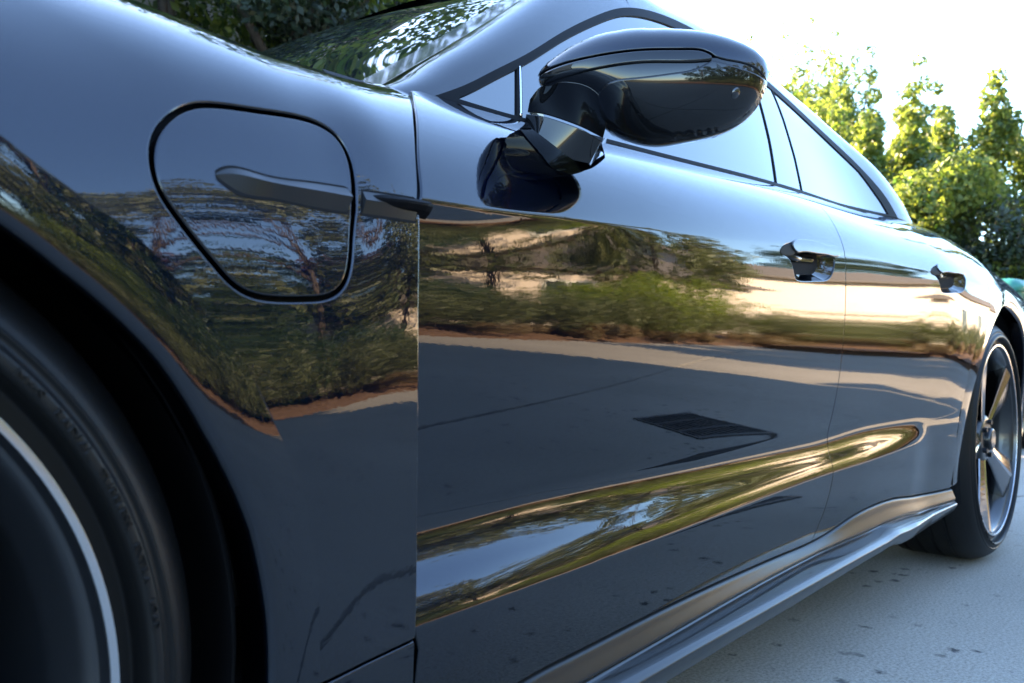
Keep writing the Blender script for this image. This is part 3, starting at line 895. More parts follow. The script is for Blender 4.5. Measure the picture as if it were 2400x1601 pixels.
topg = lambda x: np.interp(x, [.7, 1.0, 1.25, 1.5, 1.9, 2.3, 2.5, 2.6], [.011, .012, .014, .024, .026, .028, .034, .05])
topc = lambda x: opz(x) - topg(x)
botc = lambda x: np.maximum(belt_z(x), .893) + .008
def pane_outline(fl, fr, n=60):
    # corner points by marching along the post lines
    def cross(f, c, zs):
        for z in zs:
            if (c is topc and z >= topc(f(z))) or (c is botc and z >= botc(f(z))): return f(z), z
        return f(zs[-1]), zs[-1]
    zs = np.linspace(.88, 1.32, 1500)
    bl = cross(fl, botc, zs); br = cross(fr, botc, zs)
    def topx_(f):
        ok = [z for z in zs if z > botc(f(z)) and z < topc(f(z))]
        return (f(ok[-1]), ok[-1]) if ok else None
    tl = topx_(fl); tr_ = topx_(fr)
    xs = np.linspace(bl[0], br[0], n); B = np.stack([xs, botc(xs)], 1)
    xt = np.linspace(tr_[0], tl[0], n); T = np.stack([xt, topc(xt)], 1)
    rz = np.linspace(br[1], tr_[1], 14)[1:-1]; Rr = np.stack([[fr(z) for z in rz], rz], 1)
    lz = np.linspace(tl[1], bl[1], 14)[1:-1]; Ll = np.stack([[fl(z) for z in lz], lz], 1)
    return np.vstack([B, Rr, T, Ll])
postA = lambda z: np.interp(z, [.902, .991], [.8530, .8875])
postB1 = lambda z: np.interp(z, [.90, .958, 1.0658, 1.1653, 1.30], [1.662, 1.6968, 1.768, 1.8219, 1.885])
postB2 = lambda z: np.interp(z, [.90, .9703, 1.0579, 1.1597, 1.2667, 1.35], [1.825, 1.868, 1.9219, 1.9689, 2.0038, 2.02])
tailR = lambda z: np.interp(z, [.95, 1.0, 1.045, 1.10, 1.2], [2.552, 2.548, 2.530, 2.490, 2.40])
tri_x = np.linspace(.7425, .848, 30)
TRI = np.vstack([np.stack([tri_x, botc(tri_x)], 1), [(postA(.94) - .005, .94)], np.stack([np.linspace(.879, .7425, 30), topc(np.linspace(.879, .7425, 30))], 1)])
TRI = TRI[(TRI[:, 1] >= botc(TRI[:, 0]) - 1e-6)]
P_F = pane_outline(lambda z: postA(z) + .0035, postB1)
P_R = pane_outline(postB2, tailR)
P_B = pane_outline(lambda z: postB1(z) + .003, lambda z: postB2(z) - .003, 12)
sur = panel('window_surround', open_out, [P_F, P_R, P_B, TRI], SG, seal, car, sp=.02, fil=.0015)
panel('front_side_window', offset2(P_F, -.0008), [], SG, glass, car, sp=.022, off=.003, fil=.0012)
panel('rear_side_window', offset2(P_R, -.0008), [], SG, glass, car, sp=.022, off=.003, fil=.0012)
panel('door_post_cover', offset2(P_B, -.0008), [], SG, glass, car, sp=.022, off=.0025, fil=.0012)
panel('quarter_light', offset2(TRI, -.0008), [], SG, glass, car, sp=.012, off=.003, fil=.0012)
mb = MB()
zz = np.linspace(.905, .983, 14)
for z0, z1 in zip(zz[:-1], zz[1:]):
    pass
mb.tube([(float(postA(z)), float(SG.y(postA(z), z)) - .0005, z) for z in zz], .0016, 6)
mb.obj('window_divider', chrome, car, True)

# roof rail (painted), from the screen pillar over the doors to the tail
railx = np.linspace(1.30, 2.72, 90)
oz = np.where(railx < 2.60, opz(railx), np.interp(railx, [2.6, 2.72], [1.004, 1.000]))
rail_top = np.stack([railx, np.maximum(SG.knot(5, railx) + .004, oz + .006)], 1)
k = OPEN[:, 0] >= 1.30
rail_out = np.vstack([OPEN[k], [(2.66, 1.003), (2.72, 1.0)], rail_top[::-1]])
panel('roof_rail', rail_out, [], SG, paint, car, sp=.012, depth=.01)
# screen pillar: swept from the door opening round to the windscreen
WS = np.array([(.555, .190, .848), (.640, .215, .890), (.717, .240, .936), (.795, .263, .986), (.898, .283, 1.056), (1.056, .318, 1.166), (1.20, .352, 1.256), (1.36, .40, 1.326)])
OP = np.vstack([[(.640, .8650)], OPEN[OPEN[:, 0] <= 1.305]])
n = 70
s1 = np.linspace(0, 1, n)
op = curve2(OP, .002); op = op[np.linspace(0, len(op) - 1, n).astype(int)] - [0, .0]
ws = curve2(WS, .002); ws = ws[np.linspace(0, len(ws) - 1, n).astype(int)]
A = np.stack([op[:, 0], SG.y(op[:, 0], op[:, 1]), op[:, 1]], 1); NA = SG.n(op[:, 0], op[:, 1])
tanA = np.gradient(A, axis=0); tanA /= np.linalg.norm(tanA, axis=1, keepdims=True)
gA = np.cross(NA, tanA); D_ = ws - A
gA *= np.sign((gA * D_).sum(1, keepdims=True))
ln = np.linalg.norm(D_, axis=1, keepdims=True)
gB = np.array([-.48, 1., .05]); gB = gB / np.linalg.norm(gB)
d1 = (D_ * gA).sum(1, keepdims=True); d2 = D_ - d1 * gA
rows = []
for q in np.linspace(0, math.pi / 2, 26):
    rows.append(A + gA * d1 * math.sin(q) ** (2 / 2.5) + d2 * (1 - math.cos(q) ** (2 / 2.5)))
back = rows[0] - NA * .012
P = np.array([back] + rows + [rows[-1] + [.01, .0, -.012]])
V, F, Nn = grid_geo(P[1:-1], True)
pil = mesh_obj('screen_pillar', V, F, paint, car, Nn)
V, F, Nn = grid_geo(P[:2], True)
mesh_obj('pillar_return', V, F, matte, car, smooth=False)
# windscreen, bowed forward, with the printed border along its edges
far = ws * [1, -1, 1] + [0, 2 * YC, 0]
def screen(e0, e1, lift, u0=0., u1=1., v0=0, v1=n, nu=50):
    U = np.linspace(u0, u1, nu); rows = []
    for u in U:
        b_ = 1 - (2 * u - 1) ** 2
        bow = np.interp(np.linspace(0, 1, n), [0, 1], [.20, .10])
        p = e0 * (1 - u) + e1 * u
        p = p + np.stack([-bow * b_ * .85, 0 * bow, .018 * b_ + 0 * bow], 1) + np.array([0, 0, lift])
        rows.append(p[v0:v1])
    return np.array(rows)
ws_g = ws + [.004, .004, -.006]; far_g = far + [.004, -.004, -.006]
V, F, Nn = grid_geo(screen(ws_g, far_g, 0), True)
scr = mesh_obj('windscreen', V, F, wsglass, car, Nn)
frit = mat('frit', (.03, .03, .036), .06, 0, 0, ior=1.45)
V, F, Nn = grid_geo(screen(ws_g, far_g, .0006, 0, .042, 4), True)
mesh_obj('screen_border', V, F, frit, scr, Nn)
V, F, Nn = grid_geo(screen(ws_g, far_g, .0005, .042, .958, 0, 5), True)
mesh_obj('screen_border', V, F, frit, scr, Nn)
# bonnet
hx = np.linspace(.69, -.62, 40)
e = np.stack([hx, SF.y(hx, SF.knot(9, hx) - .007), SF.knot(9, hx) - .0075], 1)
rows = []
for u in np.linspace(0, 1, 30):
    b_ = 1 - (2 * u - 1) ** 2
    p = e * (1 - u) + (e * [1, -1, 1] + [0, 2 * YC, 0]) * u
    p = p + np.stack([-.18 * b_ + 0 * hx, 0 * hx, .016 * b_ + 0 * hx], 1); rows.append(p)
V, F, Nn = grid_geo(np.array(rows), False)
mesh_obj('bonnet', V, F, paint, car, Nn)
# roof skin
rx = railx[railx < 2.75]
e = np.stack([rail_top[:, 0], SG.y(rail_top[:, 0], rail_top[:, 1]), rail_top[:, 1] - .001], 1)
rows = []
for u in np.linspace(0, 1, 30):
    b_ = 1 - (2 * u - 1) ** 2
    p = e * (1 - u) + (e * [1, -1, 1] + [0, 2 * YC, 0]) * u
    rows.append(p + np.stack([-.06 * b_ * np.interp(railx, [1.3, 1.6], [1, 0]), 0 * railx, .045 * b_ * np.interp(railx, [1.3, 1.6, 2.4, 2.72], [.6, 1, .9, .3])], 1))
V, F, Nn = grid_geo(np.array(rows), False)
mesh_obj('roof', V, F, paint, car, Nn)
# tail deck, rear end and the far flank, plain but closed
tx = qt
e = np.stack([tx, SD.y(tx, qtop[:, 1]), qtop[:, 1] - .001], 1)
rows = [e * (1 - u) + (e * [1, -1, 1] + [0, 2 * YC, 0]) * u + [0, 0, .02 * (1 - (2 * u - 1) ** 2)] for u in np.linspace(0, 1, 16)]
V, F, Nn = grid_geo(np.array(rows), False)
mesh_obj('tail_deck', V, F, paint, car, Nn)
zs = np.linspace(.30, float(qtop[-1, 1]), 20)
e0 = np.stack([np.full(20, 3.45), SD.y(np.full(20, 3.45), zs), zs], 1)
rows = []
for u in np.linspace(0, 1, 24):
    b_ = math.sin(math.pi * u) ** .5
    rows.append(e0 * (1 - u) + (e0 * [1, -1, 1] + [0, 2 * YC, 0]) * u + np.stack([(.28 + .12 * np.sin((zs - .3) / .6 * 3)) * b_, 0 * zs, 0 * zs], 1))
V, F, Nn = grid_geo(np.array(rows), False)
mesh_obj('rear_bumper', V, F, paint, car, Nn)
zs = np.linspace(.22, .86, 20)
e0 = np.stack([np.full(20, -.615), SF.y(np.full(20, -.615), np.maximum(zs, .24)), zs], 1)
rows = []
for u in np.linspace(0, 1, 24):
    b_ = math.sin(math.pi * u) ** .55
    rows.append(e0 * (1 - u) + (e0 * [1, -1, 1] + [0, 2 * YC, 0]) * u + np.stack([-(.30 - .18 * np.maximum(0, (zs - .6) / .3) ** 2) * b_, 0 * zs, 0 * zs], 1))
V, F, Nn = grid_geo(np.array(rows), False)
mesh_obj('front_bumper', V, F, paint, car, Nn)
fx_ = np.linspace(-.6, 3.45, 40)
P = np.array([np.stack([fx_, np.interp(z_, [.22, .6, .9], [1.88, 1.90, 1.76]) + 0 * fx_, np.minimum(z_, np.interp(fx_, [-.6, 0, .6, 2.4, 3.45], [.80, .9, .9, .98, .85]))], 1) for z_ in np.linspace(.24, .98, 16)])
V, F, Nn = grid_geo(P, False)
mesh_obj('far_flank', V, F, paint, car, Nn)
oz_ = np.linspace(.70, 2.6, 60)
P = np.array([np.stack([oz_, 2 * YC - SG.y(oz_, belt_z(oz_) * (1 - w_) + np.minimum(opz(oz_) + .02, 1.30) * w_), belt_z(oz_) * (1 - w_) + np.minimum(opz(oz_) + .02, 1.30) * w_], 1) for w_ in np.linspace(0, 1, 8)])
V, F, Nn = grid_geo(P, False)
mesh_obj('far_windows', V, F, glass, car, Nn)

# ---- side mirror: a housing blown up over its outline, faced to the front
MA = np.array([.493, -.870, 0.]); MBk = np.array([.870, .493, 0.]); MO = np.array([.905, -.020, .910])
def to_world(V):
    V = np.asarray(V); return MO + V[:, :1] * MA + V[:, 1:2] * MBk + V[:, 2:3] * np.array([0, 0, 1.])
def to_world_n(Nv): return Nv[:, :1] * MA + Nv[:, 1:2] * MBk + Nv[:, 2:3] * np.array([0, 0, 1.])
class Infl:
    def __init__(s, out, h, res=.002, it=2500, pw=.5, tilt=(0, 0), floor=.02):
        s.res = res; s.h = h; s.pw = pw; s.tilt = tilt; s.floor = floor
        lo = out.min(0) - 3 * res; hi = out.max(0) + 3 * res
        nx, nz = np.ceil((hi - lo) / res).astype(int) + 1
        X, Z = np.meshgrid(lo[0] + np.arange(nx) * res, lo[1] + np.arange(nz) * res, indexing='ij')
        M = inside(out, np.stack([X.ravel(), Z.ravel()], 1)).reshape(nx, nz)
        phi = np.zeros((nx, nz))
        for _ in range(it):
            q = .25 * (np.roll(phi, 1, 0) + np.roll(phi, -1, 0) + np.roll(phi, 1, 1) + np.roll(phi, -1, 1)) + 1e-3
            phi = np.where(M, q, 0)
        s.phi = phi / phi.max(); s.lo = lo; s.shape = (nx, nz)
    def H(s, x, z):
        i = np.clip((np.asarray(x) - s.lo[0]) / s.res, 0, s.shape[0] - 1.001); j = np.clip((np.asarray(z) - s.lo[1]) / s.res, 0, s.shape[1] - 1.001)
        a = i.astype(int); b = j.astype(int); f = i - a; g = j - b; A = s.phi
        p = (A[a, b] * (1 - f) + A[a + 1, b] * f) * (1 - g) + (A[a, b + 1] * (1 - f) + A[a + 1, b + 1] * f) * g
        return s.h * (np.sqrt(p + s.floor ** 2) - s.floor) ** (2 * s.pw) + s.tilt[0] * np.asarray(x) + s.tilt[1] * np.asarray(z)
    def y(s, x, z): return -s.H(x, z)
    def n(s, x, z):
        e = .0022
        gx = (s.H(np.add(x, e), z) - s.H(np.subtract(x, e), z)) / (2 * e); gz = (s.H(x, np.add(z, e)) - s.H(x, np.subtract(z, e))) / (2 * e)
        v = np.stack([-gx, -np.ones_like(gx), -gz], -1)
        v = np.stack([-gx * 1.0, -np.ones_like(gx), -gz], -1); v[..., 0] *= 1; 
        v = np.stack([-gx, -np.ones_like(gx), -gz], -1)
        return v / np.linalg.norm(v, axis=-1, keepdims=True) if False else v / np.linalg.norm(v, axis=-1, keepdims=True)
def mpanel(name, out, surf, m, parent, **kw):
    V, F, Nn = panel_geo(out, [], surf, **kw)
    return mesh_obj(name, to_world(V), F, m, parent, to_world_n(Nn))
HOUS = closed_spline(np.array([(-.1401, .0318), (-.1354, .0396), (-.1148, .056), (-.0896, .0689), (-.0676, .0762), (-.0443, .0796), (-.0057, .0800), (.0248, .0778), (.055, .0738), (.0849, .066), (.1071, .0564), (.1218, .0472), (.1307, .0366), (.1341, .0248), (.1332, .0097), (.1283, -.0052), (.1202, -.0191), (.1082, -.0307), (.0937, -.0393), (.0716, -.0464), (.0417, -.0518), (.004, -.0560), (-.0200, -.0520), (-.0480, -.0400), (-.0613, -.0285), (-.0680, -.0140), (-.0760, -.0040), (-.0981, .0045), (-.1221, .0119), (-.1367, .0205)]), 220)
IH = Infl(HOUS, .062, pw=.5)
mirror = bpy.data.objects.new('side_mirror', None); link(mirror, car); mirror.location = tuple(MO)
mirror_parts = []
GRO = curve2([(-.1401, .0318), (-.1145, .0357), (-.0671, .0386), (-.0051, .0400), (.0405, .0386), (.060, .0364), (.0690, .0320), (.0800, .0276), (.1002, .0248), (.1178, .0208), (.1332, .0110)], .004)
top_arc = HOUS[(HOUS[:, 1] > np.interp(HOUS[:, 0], GRO[:, 0], GRO[:, 1]) + .0005)]
top_arc = top_arc[np.argsort(-np.arctan2(top_arc[:, 1] - .02, top_arc[:, 0]))]
cap_out = np.vstack([GRO[::-1] + np.stack([0 * GRO[:, 0], np.where(GRO[::-1][:, 0] < .07, .0020, .0004)], 1), top_arc[(top_arc[:, 0] > -.139)]])
mirror_parts.append(mpanel('mirror_cap', cap_out, IH, paint, None, sp=.0035, fil=.0016, depth=.012, off=-.0022))
SU = curve2([(-.1352, .0272), (-.1144, .0309), (-.067, .0341), (-.005, .0354), (.0406, .0340), (.0590, .0319), (.0665, .0280)], .004)
SL = curve2([(.0664, .0262), (.0557, .0250), (-.0049, .0262), (-.0512, .0252), (-.0984, .0226), (-.1335, .0193)], .004)
strip = np.vstack([SU, SL])
mirror_parts.append(mpanel('turn_signal', strip, IH, gloss, None, sp=.003, fil=.0030, depth=.01, off=-.0034))
low_arc = HOUS[(HOUS[:, 1] < np.interp(HOUS[:, 0], GRO[:, 0], GRO[:, 1]) - .0005)]
ang = np.arctan2(low_arc[:, 1] - .02, low_arc[:, 0]); ang = np.where(ang > 2.2, ang - 2 * math.pi, ang)
low_arc = low_arc[np.argsort(-ang)]
g2 = np.vstack([SL[::-1] - [0, .0010], [(.0690, .0268)], GRO[GRO[:, 0] > .078] - [0, .0005]])
g2 = g2[g2[:, 0] > -.131]
low_arc = low_arc[(low_arc[:, 1] < .0185) | (low_arc[:, 0] > 0)]
low_out = np.vstack([g2, low_arc])
mirror_parts.append(mpanel('mirror_housing', low_out, IH, gloss, None, sp=.0035, fil=.0012, depth=.012))
LOWE = curve2([(.0690, .0215), (.0558, .0133), (.0258, .0069), (-.0199, .0043), (-.0500, .0016), (-.0600, -.0040)], .004)
bl = low_arc[(low_arc[:, 1] < -.006) | (low_arc[:, 0] > .05)]
bl = bl[(bl[:, 0] > .05) | (bl[:, 0] > -.0655)]
cb_ = np.array([.03, -.018])
bul_out = np.vstack([LOWE[::-1], cb_ + (bl - cb_) * .955])
mirror_parts.append(mpanel('mirror_bulge', bul_out, IH, gloss, None, sp=.0035, fil=.0028, depth=.006, off=-.0030))
# back of the housing with the glass set into it
hh = np.vstack([HOUS, HOUS[:1]])
c0 = HOUS.mean(0)
P = np.array([np.stack([c0[0] + (hh[:, 0] - c0[0]) * s_, np.full(len(hh), d), c0[1] + (hh[:, 1] - c0[1]) * s_], 1) for s_, d in ((.99, -.002), (1, .002), (.995, .012), (.97, .028), (.93, .036), (.90, .036))])
V, F, Nn = grid_geo(P, True)
mirror_parts.append(mesh_obj('mirror_rim', to_world(V), F, gloss, None))
q = c0 + (HOUS - c0) * .905
V = np.stack([q[:, 0], np.full(len(q), .033), q[:, 1]], 1)
mirror_parts.append(mesh_obj('mirror_glass', to_world(V), [tuple(range(len(q)))], chrome, None, smooth=False))
V = np.stack([HOUS[:, 0] * .97, np.full(len(HOUS), .010), HOUS[:, 1] * .97], 1)
mirror_parts.append(mesh_obj('mirror_core', to_world(V), [tuple(range(len(q)))[::-1]], matte, None, smooth=False))
# neck and foot: one swept stalk, cut by the folding joint
def stalk(name, top, bot, dt, db, m, nrow=14, ext=.075):
    tt = np.linspace(0, 1, 60); u_ = np.linspace(0, 1, len(top)); ub = np.linspace(0, 1, len(bot))
    T = np.stack([cspline(u_, [p[k] for p in top], tt) for k in (0, 1)], 1); B = np.stack([cspline(ub, [p[k] for p in bot], tt) for k in (0, 1)], 1)
    dd = lambda d: cspline(np.linspace(0, 1, len(d)), d, tt)
    A3 = np.stack([T[:, 0], dd(dt), T[:, 1]], 1); B3 = np.stack([B[:, 0], dd(db), B[:, 1]], 1)
    rows = []
    cA = A3.mean(0); cB = B3.mean(0)
    rows.append(A3 + [0, .05, -.004])
    rows.append(A3 + [0, .0025, 0]); 
    e = .0007
    dirn = (B3 - A3) / np.linalg.norm(B3 - A3, axis=1, keepdims=True)
    rows.append(A3 + dirn * e * .3 + [0, .0007, 0])
    for q in np.concatenate([[0, .02], np.linspace(.06, .94, nrow), [.98, 1]]): rows.append(A3 + dirn * e + (B3 - dirn * e - A3 - dirn * e) * q)
    rows.append(B3 - dirn * e * .3 + [0, .0007, 0]); rows.append(B3 + [0, .0025, 0]); rows.append(B3 + [.0, ext, .012])
    P = np.array(rows)
    # wrap both ends away from the viewer
    L0 = P[:, :1] + [.004, ext, .004]; R0 = P[:, -1:] + [-.006, ext, .006]
    L1 = P[:, :1] * .97 + L0 * .03; R1 = P[:, -1:] * .97 + R0 * .03
    P = np.concatenate([L0, L1, P, R1, R0], 1)
    V, F, Nn = grid_geo(P, False)
    o = mesh_obj(name, to_world(V), F, m, None)
    return o
mirror_parts.append(stalk('mirror_foot', [(-.1575, -.0085), (-.1296, -.0172), (-.0975, -.0303), (-.0780, -.0390), (-.0615, -.0488)],
    [(-.1630, -.0345), (-.1485, -.0470), (-.1300, -.0585), (-.1050, -.0695), (-.0760, -.0752)], [.0150, .0010, -.0055, -.0045, .0045], [.0210, .0070, .0005, .0015, .0105], gloss))
ntop = [(-.1500, .0050), (-.1340, .0195), (-.1050, .0170), (-.0720, .0060), (-.0470, -.0210)]
nd = [min(.006, -float(IH.H(*p)) - .0015) for p in ntop]
mirror_parts.append(stalk('mirror_neck', ntop, [(-.1560, -.0058), (-.1290, -.0146), (-.0970, -.0277), (-.0780, -.0362), (-.0590, -.0450)], nd, [.0150, .0010, -.0055, -.0045, .0045], gloss, ext=.05))
# camera eye and ground lamp under the housing
def disc_on(name, c, r, m, hgt, ell=1.0, rot=0.):
    rows = []
    for s_, d in ((1.0, -.002), (1.0, .0008), (.85, .0012), (.8, .0004), (.55, -.001 + hgt), (.3, hgt * 1.2), (.01, hgt * 1.3)):
        a = np.linspace(0, 2 * math.pi, 33)
        x = s_ * r * np.cos(a); z = s_ * r * ell * np.sin(a)
        X = c[0] + x * math.cos(rot) - z * math.sin(rot); Z = c[1] + x * math.sin(rot) + z * math.cos(rot)
        rows.append(np.stack([X, IH.y(X, Z) - d, Z], 1))
    V, F, _ = grid_geo(np.array(rows), False)
    return mesh_obj(name, to_world(V), F, m, None)
mirror_parts.append(disc_on('side_camera', (.0955, -.0110), .0075, lens, .004, 1.5, -.45))
mirror_parts.append(disc_on('ground_lamp', (-.0030, -.0360), .020, plast, .0003, .36, -.35))
for o in mirror_parts:
    o.parent = mirror; o.matrix_parent_inverse = Matrix.Translation(MO).inverted()

# ------------------------------------------------------------------ ground
SL_A = math.atan2(-2.8, 8.1)                # the driveway slabs run askew to the car
ca, sa = math.cos(SL_A), math.sin(SL_A)
def slab_xy(u, v): return (1.88 + u * ca - v * sa, -1.02 + u * sa + v * ca)
g = mesh_obj('ground', [(-400, -400, -.16), (400, -400, -.16), (400, 400, -.16), (-400, 400, -.16)], [(0, 1, 2, 3)], earth, smooth=False)
tag(g, kind='structure')
drive = thing('driveway', None, None); tag(drive, kind='structure'); drive.name = 'driveway'
mb = MB(); 
V = [(-14, -5.02, -.03), (13.5, -5.02, -.03), (13.5, 6, -.03), (-14, 6, -.03)]
mesh_obj('slab_bed', V, [(0, 1, 2, 3)], holed, drive, smooth=False)
us = [-13, -9.2, -5.4, -1.6, 3.72, 7.5, 11.3, 15.1]
vs = [-9.2, -6.4, -3.2, 0, 1.95, 4.9, 7.9, 11.]
DR = (2.60, -1.02)                          # drain
def clip_poly(P, n, c):
    out = []
    for a, b in zip(P, P[1:] + P[:1]):
        da = a[0] * n[0] + a[1] * n[1] - c; db = b[0] * n[0] + b[1] * n[1] - c
        if da >= 0: out.append(a)
        if (da >= 0) != (db >= 0):
            t = da / (da - db); out.append((a[0] + (b[0] - a[0]) * t, a[1] + (b[1] - a[1]) * t))
    return out
def slab(poly):
    m_ = len(poly)
    if m_ < 3: return
    Pn = np.array(poly); 
    if area(Pn) < 0: Pn = Pn[::-1]
    Pi = Pn + 0
    c = Pn.mean(0)
    V = [(x, y, 0) for x, y in Pi] ; 
    Q = offset2(Pn, .006) if False else Pn + (Pn - c) / np.linalg.norm(Pn - c, axis=1, keepdims=True) * .006
    V += [(x, y, -.007) for x, y in Q] + [(x, y, -.06) for x, y in Q]
    F = [tuple(range(m_))]
    for k in (0, 1):
        for i in range(m_):
            j = (i + 1) % m_
            F.append((k * m_ + j, k * m_ + i, (k + 1) * m_ + i, (k + 1) * m_ + j))
    mesh_obj('concrete_slab', V, F, conc, drive, smooth=False)
dcx, dcy = 2.86, -.70; dhu, dhv = .23, .17
for u0, u1 in zip(us[:-1], us[1:]):
    for v0, v1 in zip(vs[:-1], vs[1:]):
        gpx = .009
        P = [slab_xy(u0 + gpx, v0 + gpx), slab_xy(u1 - gpx, v0 + gpx), slab_xy(u1 - gpx, v1 - gpx), slab_xy(u0 + gpx, v1 - gpx)]
        for nn, c in (((1, 0), -13.9), ((-1, 0), -13.4), ((0, 1), -5.0), ((0, -1), -5.9)):
            P = clip_poly(P, nn, c) if P else P
        if P: slab(P)
# drain grating, let into the concrete
gr = thing('drain_grate', 'dark iron drain grating in the concrete driveway, mirrored in the front door of the car', 'drain grate', (dcx, dcy, .0), SL_A + .35)
mb = MB(); mb.box((-dhu, -dhv, .001), (dhu, -dhv + .02, .008)); mb.box((-dhu, dhv - .02, .001), (dhu, dhv, .008)); mb.box((-dhu, -dhv + .02, .001), (-dhu + .02, dhv - .02, .008)); mb.box((dhu - .02, -dhv + .02, .001), (dhu, dhv - .02, .008))
mb.obj('grate_frame', iron, gr)
mb = MB(); mb.box((-dhu + .02, -dhv + .02, .0008), (dhu - .02, dhv - .02, .0016)); mb.obj('drain_well', holed, gr)
bar0 = None
for i in range(11):
    x = -dhu + .045 + i * .037
    if bar0 is None:
        mb = MB(); mb.box((-.006, -dhv + .02, .002), (.006, dhv - .02, .0075)); bar0 = mb.obj('grate_bar', iron, gr); bar0.location.x = x
    else:
        o = bar0.copy(); COL.objects.link(o); o.location.x = x
mb = MB()
for k in (-.06, .06): mb.box((-dhu + .02, k - .006, .002), (dhu - .02, k + .006, .0068))
mb.obj('grate_rib', iron, gr)

# ------------------------------------------------------------------ planting bed across the drive
nx_, ny_ = 90, 24
P = np.zeros((nx_, ny_, 3))
X = np.linspace(-10, 26, nx_); Yb = np.linspace(-5.03, -9.5, ny_)
for i in range(nx_):
    for j in range(ny_):
        h = .10 * min(1, j / 3) + .05 * math.sin(X[i] * 2.3 + j) * math.sin(X[i] * 5.1 - j * 2) * min(1, j / 2)
        P[i, j] = (X[i], Yb[j] - .03 * math.sin(X[i] * 3), h - .02 if j else -.03)
V, F, _ = grid_geo(P, True)
bed = tag(mesh_obj('planting_bed', V, F, soil), kind='structure')
# soil beyond the end of the drive, under the trees
P = np.zeros((40, 40, 3))
for i, x in enumerate(np.linspace(8.3, 30, 40)):
    for j, y in enumerate(np.linspace(-4.9, 18, 40)):
        e = 8.6 + .25 * y if y > 0 else 8.6 - .9 * y
        P[i, j] = (max(x, 8.3 + .22 * max(y, 0) + .95 * max(-y, 0)), y, -.02 + .12 * min(1, max(0, i) / 3) + .04 * math.sin(i * 2.1 + j * 1.7))
V, F, _ = grid_geo(P, False)
tag(mesh_obj('soil_bank', V, F, soil), kind='structure')

# ------------------------------------------------------------------ foliage
def leaves(cent, rad, n, size, flat=.6, aspect=.5, seed=1, up=.25, shell=.35):
    """folded leaf pairs scattered through clumps"""
    g = np.random.default_rng(seed)
    cent = np.asarray(cent, float); rad = np.asarray(rad, float)
    w_ = rad ** 2.2 if rad.ndim == 1 else rad.prod(1) ** .7
    k = g.choice(len(cent), n, p=w_ / w_.sum())
    d = g.normal(size=(n, 3)); d /= np.linalg.norm(d, axis=1, keepdims=True)
    r = g.uniform(shell, 1, (n, 1)) ** .5
    rr = rad[k][:, None] if rad.ndim == 1 else rad[k]
    p = cent[k] + d * r * rr
    nrm = d * .5 + g.normal(size=(n, 3)) * .7 + [0, 0, up]; nrm /= np.linalg.norm(nrm, axis=1, keepdims=True)
    t = np.cross(nrm, g.normal(size=(n, 3))); t /= np.linalg.norm(t, axis=1, keepdims=True)
    b = np.cross(nrm, t)
    s = size * g.uniform(.6, 1.3, (n, 1))
    a0 = p - t * s; a1 = p + t * s; b0 = p - b * s * aspect + nrm * s * .15; b1 = p + b * s * aspect + nrm * s * .15
    V = np.stack([a0, b0, a1, b1], 1).reshape(-1, 3)
    i = np.arange(n) * 4
    return V, np.stack([i, i + 1, i + 2, i + 3], 1)
def leaf_obj(name, V, F, m, parent):
    me = bpy.data.meshes.new(name)
    me.vertices.add(len(V)); me.vertices.foreach_set('co', V.ravel())
    me.loops.add(F.size); me.loops.foreach_set('vertex_index', F.ravel().astype(np.int32))
    me.polygons.add(len(F)); me.polygons.foreach_set('loop_start', (np.arange(len(F)) * 4).astype(np.int32))
    me.materials.append(m); me.update(calc_edges=True); me.validate()
    return link(bpy.data.objects.new(name, me), parent)
def tree(name, label, loc, h, rx, m, nleaf, size, group, seed, base=.25, spires=0, clump=.45, cat='tree', trunk_r=.07, rz=0.):
    g = np.random.default_rng(seed)
    t = thing(name, label, cat, loc, rz, group)
    c = []; rd = []
    nc = int(26 + h * 6)
    for i in range(nc):
        z = h * (base + (1 - base) * g.uniform(0, .93))
        f = (z / h - base) / (1 - base)
        wdt = rx * (math.sin(math.pi * min(1, .18 + f * .80)) ** .8)
        a = g.uniform(0, 2 * math.pi); q = wdt * g.uniform(.35, 1) ** .6
        c.append((q * math.cos(a), q * math.sin(a), z)); rd.append(clump * g.uniform(.55, 1.15) * (1 - .35 * f))
    for i in range(spires):
        a = g.uniform(0, 2 * math.pi); q = rx * g.uniform(.1, .85); z0 = h * g.uniform(.72, .9)
        top = h * g.uniform(.98, 1.2)
        for k in range(5):
            c.append((q * math.cos(a) + g.normal() * .03, q * math.sin(a) + g.normal() * .03, z0 + (top - z0) * k / 4)); rd.append(clump * (.42 - .055 * k))
    V, F = leaves(c, np.array(rd), nleaf, size, seed=seed + 1)
    leaf_obj('crown', V, F, m, t)
    mb = MB()
    mb.tube([(0, 0, -.05), (.03 * h * .2, .02, h * .3), (-.02, .03, h * .6), (0, 0, h * .85)], [trunk_r, trunk_r * .8, trunk_r * .5, trunk_r * .15], 8)
    for i in range(7):
        q = c[int(g.integers(len(c)))]; z0 = max(.2 * h, q[2] * .55)
        mb.tube([(0, 0, z0), (q[0] * .5, q[1] * .5, (z0 + q[2]) * .5 + .05), q], [trunk_r * .45, trunk_r * .3, trunk_r * .1], 6)
    mb.obj('trunk', bark, t, True)
    return t
